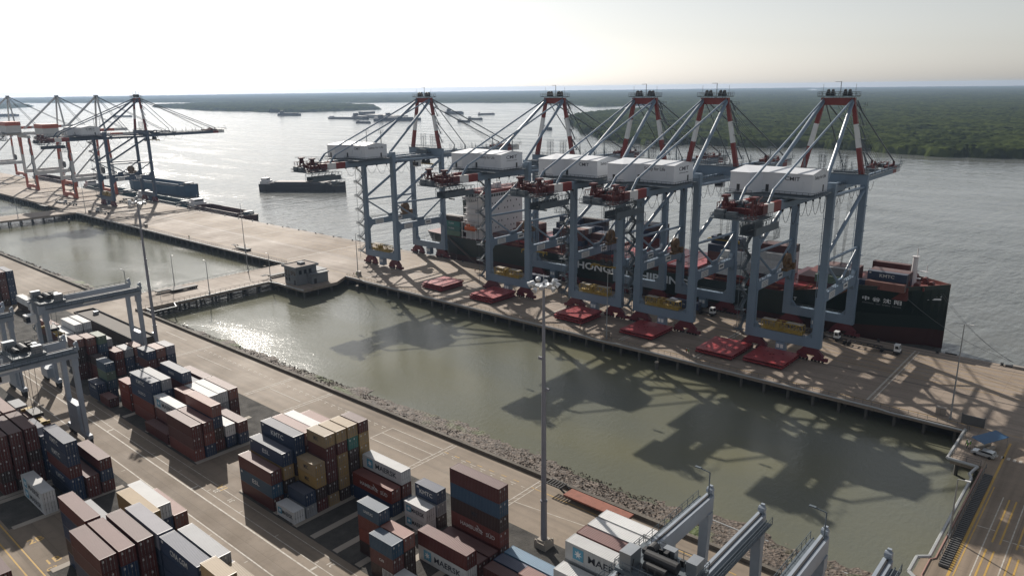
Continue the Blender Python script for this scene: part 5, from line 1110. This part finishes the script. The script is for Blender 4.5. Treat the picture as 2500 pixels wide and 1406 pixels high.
pipe("pale floating pipe lying at the water's edge by the bottom gantry", [(-59.4, 129.2), (-53.3, 129.0), (-47, 129.2)], -4.3, .25); pipe("pale floating pipe at the basin's bottom right bank", [(-33, 128.6), (-22, 129.5)], -4.3, .25)
# bollards and fenders on the river edge
def bollard_proto():
    m = MB(); m.tube((0, 0, 0), (0, 0, .5), .35, .28, n=10); m.tube((0, 0, .5), (0, 0, .75), .45, .45, n=10); m.box(-.5, .5, -.5, .5, 0, .06); return m.mesh("bollard")
def fender_mesh():
    m = MB(); m.box(-1.6, 1.6, .2, .9, -2.6, .15); m.box(-1.4, 1.4, -.2, .2, -1.6, -.4, 1); return m.mesh("fender")
bme, fme = bollard_proto(), fender_mesh(); k = 0
for i in range(36):
    x = -24.2-i*17.3
    if x < -560: break
    tag(inst("mooring_bollard", bme, BLACK, None, (x-3.5, NE(x)-1.0, 0)), "black iron bollard along the river edge of the quay", "bollard", "bollards along the river edge")
    tag(inst("dock_fender", fme, [RUBBER, BLACK], None, (x, NE(x)+.05, 0)), "black rubber fender on the river face of the quay", "fender", "fenders along the river edge")
m = MB(); m.box(-1.9, 1.9, -.6, .6, 0, .7); m.box(-3.8, -1.9, -.5, .5, 0, .45, 1); tag(m.build("mooring_hook", [M("curb_stone", (.3, .27, .24), .8), BLACK], None, (-23.0, 254.4, 0)), "mooring hook block at the quay's right corner", "mooring hook")
for x, y, lab in ((-111.6, 196.9, "weathered pile stub in the basin before the fourth crane"), (-262.5, 196.6, "weathered pile stub in the basin beside the causeway building"), (-330, 192, "pile stub in the second basin near the causeway"), (-566, 185, "dark pile stub in the second basin at far left")):
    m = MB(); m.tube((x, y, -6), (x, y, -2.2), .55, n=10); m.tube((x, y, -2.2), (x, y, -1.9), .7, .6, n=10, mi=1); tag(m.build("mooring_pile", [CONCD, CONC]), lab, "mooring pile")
# lamp posts
def lamp_post(x, y, h, arms, lab, rz=0, base=.6):
    t = empty("lamp_post", (x, y, 0), rz, lab, "lamp post", "lamp posts around the basins")
    m = MB(); m.tube((0, 0, 0), (0, 0, h), .22, .10, n=8); m.box(-base/2, base/2, -base/2, base/2, 0, .5); m.build("pole", GALV, t)
    for s in arms:
        m = MB(); m.tube((0, 0, h), (s*1.2, 0, h+.1), .07, n=4); m.box(*sorted((s*1.1, s*2.0)), -.22, .22, h+.02, h+.2); m.build("lamp_head", M("lamp_white", (.6, .6, .58), .4), t)
    return t
lamp_post(-31.0, 203.0, 25, (-1, 1), "tall twin-head lamp post at the quay's right corner"); lamp_post(-133.1, 200.6, 22.6, (1,), "tall lamp post on the quay before the fourth crane"); lamp_post(-360.9, 199.5, 25, (-1, 1), "twin-head lamp post on the bare quay before the river barge"); lamp_post(-267.5, 201.3, 20, (1,), "lamp post on the quay beside the lone crane's legs")
lamp_post(-480, 197.5, 22, (1,), "lamp post on the quay left of the white cross line"); lamp_post(-572, 198.5, 22, (1,), "lamp post on the quay by the navy crane"); lamp_post(-317.6, 141, 14, (1,), "lamp post on the far side of the causeway"); lamp_post(-294.9, 145, 14, (-1,), "lamp post on the near side of the causeway"); lamp_post(-317.6, 176, 13, (1,), "lamp post at the quay end of the causeway"); lamp_post(-295.2, 174, 12, (-1,), "lamp post beside the causeway building")
lamp_post(-19.6, 145.8, 12, (1,), "slim lamp post beside the access deck cable trough"); lamp_post(-584, 160, 14, (1,), "lamp post on the far causeway")
def sign_post(x, y, lab):
    t = empty("sign_post", (x, y, 0), R_(-30), lab, "road sign", "signs at the causeway mouth"); m = MB(); m.tube((0, 0, 0), (0, 0, 4.2), .07, n=5); m.build("post", GALV, t); m = MB(); m.box(-.5, .5, -.04, .04, 3.4, 4.5); m.build("sign_plate", RAILM, t)
sign_post(-297, 117.5, "small road sign at the causeway mouth by the wall corner"); sign_post(-295.5, 125, "small road sign beside the causeway railing")
def light_tower(x, y, h, lab):
    t = empty("floodlight_tower", (x, y, 0), 0, lab, "floodlight tower", "tall floodlight towers in the yard")
    m = MB(); m.tube((0, 0, 1.2), (0, 0, 9.5), .62, .56, n=12); m.tube((0, 0, 9.5), (0, 0, 30), .5, .40, n=12); m.tube((0, 0, 30), (0, 0, h), .38, .2, n=12); m.tube((0, 0, 9.2), (0, 0, 9.6), .66, .66, n=12)
    for z, s in ((31, 1), (36.5, -1)): m.box(*sorted((s*.3, s*1.1)), -.15, .15, z, z+.5)
    m.build("mast", M("mast_grey", (.24, .24, .27), .45, .2, .3, .3), t)
    m = MB(); m.box(-1.3, 1.3, -1.3, 1.3, 0, 1.25); m.box(-.9, .9, -.9, .9, 1.25, 1.6)
    for a in (-1, 1):
        for b in (-1, 1): m.box(a*1.1-.15, a*1.1+.15, b*1.1-.15, b*1.1+.15, 1.25, 1.6)
    m.build("base_block", CONC, t)
    m = MB(); m.tube((0, 0, h-.6), (0, 0, h-.4), 1.5, 1.5, n=14); m.tube((0, 0, h), (0, 0, h+1.4), .06, n=4)
    for i in range(12): a = i*math.pi/6; m.tube((0, 0, h-.5), (1.9*math.cos(a), 1.9*math.sin(a), h-.5), .06, n=4)
    m.build("lamp_ring", GALV, t)
    for i in range(12):
        a = i*math.pi/6; r = 1.9+.35*(i % 2); dz = .45*(i % 3)-.4; m = MB(); c = Vector((r*math.cos(a), r*math.sin(a), h-.4+dz)); d = Vector((math.cos(a), math.sin(a), -.55)); m.tube(c-d*.25, c+d*.35, .3, .5, n=10); m.build("floodlight", M("floodlight_shell", (.62, .63, .64), .35, .3), t)
    return t
light_tower(-75.8, 95.0, 50.4, "tall grey floodlight tower rising before the basin, centre of the picture"); light_tower(-237.6, 97.4, 49.5, "tall dark floodlight tower behind the far left stacks, by the gantry legs")
# causeway building and the flat-roofed shed
t = empty("substation_building", (-281, 182, 0), 0, "grey two-storey concrete building with flat roof at the causeway corner", "building"); GB = M("building_grey", (.17, .18, .19), .7, 0, .4, .4, streak=(1, 1, .3))
m = MB(); m.box(-4.6, 4.4, -6.6, 3.8, 0, 7.4); m.box(-4.6, 4.4, 3.8, 8.6, 0, 4.6); m.box(4.4, 7.6, -1, 7.4, 0, 4.2); m.build("wall", GB, t)
m = MB(); m.box(-5.4, 5.2, -7.4, 4.6, 7.4, 7.9); m.box(-5.0, 4.8, -7.0, 4.2, 7.9, 8.0, 1); m.box(-5.0, 4.9, 4.0, 9.2, 4.6, 4.9); m.box(4.4, 8.0, -1.4, 7.8, 4.2, 4.6)
for a in ((-5.4, 5.2, -7.4, -7.2), (-5.4, 5.2, 4.4, 4.6), (-5.4, -5.2, -7.2, 4.4), (5.0, 5.2, -7.2, 4.4)): m.box(*a, 7.9, 8.3)
m.box(-1.5, 1.2, -2, .4, 8.0, 9.0); m.build("roof", [GB, M("roof_tan", (.22, .17, .14), .8)], t)
m = MB()
for x in (-3.2, -1.2): m.box(x-.5, x+.5, -6.66, -6.58, 1.2, 6.2)
for x in (1.0, 3.0): m.box(x-.7, x+.7, -6.66, -6.58, 4.4, 6.0)
for y in (-4.5, -2, .5): m.box(4.38, 4.46, y-.7, y+.7, 4.6, 6.4)
m.build("window", GLASS, t)
m = MB(); m.box(7.58, 7.66, 0, 1.4, .1, 2.4); m.box(2.4, 3.4, -6.66, -6.58, .1, 2.3); m.build("door", BLACK, t)
m = MB(); m.box(-4.9, 4.7, -6.9, -6.6, 3.2, 3.5); m.build("ledge", GB, t)
t = empty("flat_roofed_shed", (-270.5, 96.8, 0), 0, "long low shed with dark brown flat roof behind the pale boxes", "building")
m = MB(); m.box(-25.5, 25.5, -3.2, 3.2, 0, 3.2); m.build("wall", M("shed_brown", (.07, .055, .045), .8, 0, .4), t)
m = MB(); m.box(-25.8, 25.8, -3.5, 3.5, 3.2, 3.4, 0)
for a in ((-25.8, 25.8, -3.5, -3.2), (-25.8, 25.8, 3.2, 3.5), (-25.8, -25.5, -3.2, 3.2), (25.5, 25.8, -3.2, 3.2)): m.box(*a, 3.4, 3.95, 1)
m.build("roof", [M("shed_roof", (.085, .07, .055), .75, 0, .5, .2), M("shed_edge", (.035, .03, .03), .8)], t); m = MB(); m.box(-18.5, -17, .5, 2, 3.4, 4.6); m.box(24.9, 26.2, 2.6, 3.9, 3.4, 5.0); m.build("roof_vent", GALV, t)
# vehicles
def wheels(m, xs, w, r=.5, t_=.35, mi=0):
    for x in xs:
        for s in (-1, 1): m.cyl((x, s*w, r), (0, 1, 0), r, t_, 10, mi)
def make_tractor():
    t = empty("yard_tractor", (0, 0, 0))
    m = MB(); m.box(-5.0, 1.6, -.5, .5, .7, 1.1); m.box(.2, 2.2, -1.2, 1.2, .5, 1.2); m.build("chassis", BLACK, t)
    m = MB(); m.hexa(((.3,-1.1,1.2),(2.0,-1.1,1.2),(2.0,.9,1.2),(.3,.9,1.2),(.3,-1.1,3.1),(1.6,-1.1,3.1),(1.6,.9,3.1),(.3,.9,3.1))); m.box(.2, 1.7, -1.15, .95, 3.1, 3.25); c = m.build("cab", M("tractor_white", (.75, .76, .76), .4), t)
    m = MB(); m.hexa(((.6,-1.13,2.0),(1.7,-1.13,2.0),(1.7,-1.11,2.0),(.6,-1.11,2.0),(.6,-1.13,2.9),(1.5,-1.13,2.9),(1.5,-1.11,2.9),(.6,-1.11,2.9))); m.hexa(((1.93,-.9,2.0),(2.0,-.9,2.0),(2.0,.7,2.0),(1.93,.7,2.0),(1.58,-.9,2.95),(1.66,-.9,2.95),(1.66,.7,2.95),(1.58,.7,2.95))); m.box(.27, .31, -.8, .6, 1.9, 2.9); m.build("window", GLASS, c)
    m = MB(); wheels(m, (1.3, -3.2), .95); m.build("wheel", RUBBER, t)
    m = MB(); m.box(-16, -3.4, -1.2, -1.0, 1.1, 1.4); m.box(-16, -3.4, 1.0, 1.2, 1.1, 1.4)
    for i in range(7): m.box(-15.8+i*2, -15.5+i*2, -1.2, 1.2, 1.1, 1.35)
    tr = m.build("trailer", BLACK, t); m = MB(); wheels(m, (-14.6, -13.3), .95); m.build("wheel", RUBBER, tr)
    return t
trk = make_tractor()
for i, (x, y, rz, lab) in enumerate(((-74.2, 246.6, 0, "white yard tractor with empty trailer under the nearest crane's right legs"), (-55.4, 245.0, 0, "white yard tractor with empty trailer right of the nearest crane"), (-118.5, 246.5, 0, "white yard tractor with navy box between the two nearest cranes"), (-187.0, 243.0, 0, "white yard tractor with navy box seen behind the floodlight head"), (-566.5, 205.0, R_(180), "small white yard tractor on the quay below the navy crane"), (-602, 246, R_(10), "yard tractor among the navy crane's legs"), (-630, 206, R_(185), "yard tractor on the quay left of the navy crane"), (-590, 236, 0, "yard tractor inside the navy crane's portal"))):
    o = trk if i == 0 else copy_tree(trk); o.location = (x, y, 0.02); o.rotation_euler[2] = rz; tag(o, lab, "yard tractor", "yard tractors on the quay")
    if i in (2, 3): container(x-10.2, y, 1.45, FO, 2.6, 'b', 'C' if i == 2 else None, "navy container on the trailer %s" % ("between the two nearest cranes" if i == 2 else "behind the floodlight head"), "containers on yard trailers")
def make_flat():
    t = empty("flatbed_trailer", (0, 0, 0)); m = MB(); m.box(-7.5, 7.5, -1.5, 1.5, 1.0, 1.35); m.box(-7.4, 7.4, -1.2, -.8, .6, 1.0, 1); m.box(-7.4, 7.4, .8, 1.2, .6, 1.0, 1); m.build("deck", [M("rust_deck", (.26, .085, .05), .75, 0, .6, 1.2), BLACK], t)
    m = MB(); m.beam((-7.3, -.9, 1.1), (-9.0, -.9, 2.0), .3); m.beam((-7.3, .9, 1.1), (-9.0, .9, 2.0), .3); m.box(-12.4, -8.8, -1.2, -1.0, 1.9, 2.1); m.box(-12.4, -8.8, 1.0, 1.2, 1.9, 2.1)
    for i in range(6): m.box(-12.4+i*.7, -12.2+i*.7, -1.2, 1.2, 1.9, 2.1)
    m.build("gooseneck", BLACK, t); m = MB(); wheels(m, (3, 4.2, 5.4, 6.6), 1.1, .45); m.build("wheel", RUBBER, t); return t
f = make_flat(); f.location = (-75.2, 111.5, 0); f.rotation_euler[2] = R_(-.5); tag(f, "rust-brown flatbed trailer parked beside the basin wall", "trailer")
for i, (x, y, lab) in enumerate(((-312, 136, "dark empty trailer parked on the causeway's left half"), (-309, 141, "second dark trailer parked on the causeway"), (-298.5, 181, "dark trailer parked on the causeway before the building"), (-365, 196.9+4, "dark trailer parked by the bare quay's lamp post"), (-628, 190, "dark trailer on the far causeway"), (-640, 205, "dark trailer on the quay at the far left"))):
    o = copy_tree(f, None, {"rust_deck": M("trailer_dark", (.07, .065, .06), .7)}); o.location = (x, y, 0); o.rotation_euler[2] = R_(90 if i < 3 else 3); o.scale = (.75, .9, .9); tag(o, lab, "trailer", "trailers parked by the causeways")
def make_car(body, lab, loc, rz):
    t = empty("parked_car", loc, rz, lab, "car"); m = MB()
    prof = [(-2.35, .45), (-2.3, 1.15), (-1.95, 1.62), (.25, 1.66), (1.05, 1.08), (2.15, .95), (2.35, .7), (2.3, .4)]
    for s in (-1, 1): m.poly([(x, s*.9, z) for x, z in (prof if s > 0 else reversed(prof))])
    for (xa, za), (xb, zb_) in zip(prof, prof[1:]+prof[:1]): m.poly([(xa, -.9, za), (xb, -.9, zb_), (xb, .9, zb_), (xa, .9, za)])
    m.build("body", body, t); m = MB()
    for s in (-1, 1): m.poly([(x, s*.91, z) for x, z in ((-1.95, 1.15), (-1.75, 1.52), (.2, 1.55), (.85, 1.12))])
    m.poly([(.32, -.8, 1.63), (1.0, -.8, 1.12), (1.02, .8, 1.13), (.34, .8, 1.64)]); m.poly([(-2.3, -.75, 1.2), (-2.0, -.75, 1.58), (-2.0, .75, 1.58), (-2.3, .75, 1.2)]); m.build("window", GLASS, t)
    m = MB(); wheels(m, (-1.45, 1.45), .82, .34, .24); m.build("wheel", RUBBER, t)
    m = MB(); m.box(2.3, 2.37, -.8, -.45, .68, .86); m.box(2.3, 2.37, .45, .8, .68, .86); m.build("headlight", WHITE, t); return t
make_car(M("car_silver", (.55, .57, .58), .25, .5, .05), "silver estate car parked by the blue canopy", (-20.9, 186.0, 0), R_(172))
make_car(M("car_white", (.7, .7, .7), .3, 0, .05), "white car parked behind the tall lone container stack", (-92.0, 93.2, 0), R_(0))
t = empty("blue_canopy", (-20.8, 191, 0), R_(-26), "blue tarpaulin canopy on posts beside the parked silver car", "canopy")
m = MB(); m.hexa(((-1.5,-4.2,3.0),(1.7,-4.2,2.6),(1.7,4.2,2.6),(-1.5,4.2,3.0),(-1.5,-4.2,3.08),(1.7,-4.2,2.68),(1.7,4.2,2.68),(-1.5,4.2,3.08))); m.build("roof", M("tarp_blue", (.025, .10, .21), .5), t)
for x, y, hh in ((-1.4, -4, 3), (1.6, -4, 2.6), (-1.4, 4, 3), (1.6, 4, 2.6)): m = MB(); m.tube((x, y, 0), (x, y, hh), .05, n=5); m.build("post", GALV, t)
m = MB(); m.box(-1.3, -.6, -3, 2, 0, .75); m.box(.2, .9, -1, 1.5, 0, .5); m.build("bench", CONC, t)
m = MB(); m.box(-2.4, 2.4, -.15, .15, .0, 2.4); m.box(-2.5, -2.3, -.2, .2, 0, 2.7); m.box(2.3, 2.5, -.2, .2, 0, 2.7); tag(m.build("notice_board", RAILM, None, (-26.0, 202.4, 0)), "dark board standing at the quay corner by the lamp post", "board")
for x, y, lab in ((-478, 199.4, "grey electrical box beside the quay railing near the far lamp post"), (-270.5, 204.0, "grey electrical box beside the lone crane's lamp post"), (-134.8, 203.2, "tan electrical box beside the quay lamp post before the fourth crane"), (-569, 200, "electrical box beside the navy crane's lamp post"), (-33.5, 204.5, "dark electrical box left of the corner lamp post")):
    m = MB(); m.box(-1.1, 1.1, -.6, .6, 0, 1.9); m.box(-1.2, 1.2, -.7, .7, 1.9, 2.0); m.box(-.02, .02, -.63, -.6, .1, 1.8, 1); tag(m.build("electrical_box", [M("box_tan", (.25, .22, .19), .6), BLACK], None, (x, y, 0)), lab, "electrical box")
# people
def person(x, y, shirt, lab, rz=0.0, step=.25):
    me = bpy.data.meshes.new("person"); V = [(0,0,.95),(0,0,1.2),(0,0,1.45),(0,0,1.56),(0,.02,1.72),(.12,0,.88),(.13,step*.6,.48),(.13,step*.2,.06),(-.12,0,.88),(-.13,-step*.5,.48),(-.13,-step*.8,.06),(.2,0,1.42),(.26,-.06,1.15),(.27,.1,.93),(-.2,0,1.42),(-.26,.05,1.15),(-.27,.16,.95),(.13,step*.2+.16,.04),(-.13,-step*.8+.16,.04)]
    E = [(0,1),(1,2),(2,3),(3,4),(0,5),(5,6),(6,7),(0,8),(8,9),(9,10),(2,11),(11,12),(12,13),(2,14),(14,15),(15,16),(7,17),(10,18)]
    me.from_pydata(V, E, []); o = bpy.data.objects.new("person", me); COL.objects.link(o); o.location = (x, y, 0.02); o.rotation_euler[2] = rz
    sk = o.modifiers.new("skin", 'SKIN'); R = [.14,.14,.15,.065,.105,.09,.065,.05,.09,.065,.05,.065,.05,.04,.065,.05,.04,.04,.04]
    for v, r in zip(me.skin_vertices[0].data, R): v.radius = (r, r*.85)
    me.skin_vertices[0].data[0].use_root = True
    ss = o.modifiers.new("sub", 'SUBSURF'); ss.levels = 1; ss.render_levels = 1
    me.materials.append(M("work_clothes_dark", (.03, .035, .05), .8)); tag(o, lab, "person", "workers on the quay")
    m = MB(); m.tube((0, 0, .98), (0, 0, 1.45), .19, .2, n=8); m.build("vest", shirt, o); m = MB(); m.tube((0, .02, 1.74), (0, .02, 1.86), .13, .07, n=8); m.tube((0, .05, 1.73), (0, .05, 1.76), .16, n=8); m.build("helmet", WHITE, o)
HV = M("hi_vis", (.25, .5, .08), .7); OV = M("vest_orange", (.6, .2, .05), .7)
person(-232.6, 241, OV, "person walking on the quay beside the lone crane's shadow", .6); person(-271.5, 202.0, OV, "person standing at the railing by the causeway corner", 2); person(-270.2, 202.2, HV, "second person at the railing by the causeway corner", 1)
person(-24.4, 187.6, HV, "person in bright green vest beside the silver car", 2.2); person(-24.0, 188.6, HV, "person in green vest nearest the canopy post", .4); person(-24.8, 188.9, HV, "person in green vest at the lookout railing", -1)
person(-105.5, 204.6, OV, "person standing before the faded red hatch cover", 1.); person(-104.7, 204.4, HV, "second person before the faded red hatch cover", 2); person(-146, 203.4, OV, "person bending by the quay edge left of the hatch cover", 2.4); person(-420, 198.2, OV, "person at the railing of the bare quay", .3); person(-419.2, 198.2, HV, "second person at the railing of the bare quay", .3)

o = REST.build("container_stacks", RMAT); tag(o, "remaining containers deep inside and behind the stacks", "containers", kind='stuff')
# ---------------------------------------------------------------- haze
hm = bpy.data.materials.new("haze"); hm.use_nodes = True; n = hm.node_tree; n.nodes.remove(n.nodes["Principled BSDF"])
pv = n.nodes.new("ShaderNodeVolumePrincipled"); pv.inputs["Color"].default_value = (0.52, 0.68, 0.92, 1); pv.inputs["Density"].default_value = HAZE_D; pv.inputs["Anisotropy"].default_value = 0.35
n.links.new(pv.outputs[0], n.nodes["Material Output"].inputs["Volume"])
m = MB(); m.box(-15800, 15800, -15800, 15800, -8.5, 92); o = m.build("haze", hm); tag(o, kind='stuff')
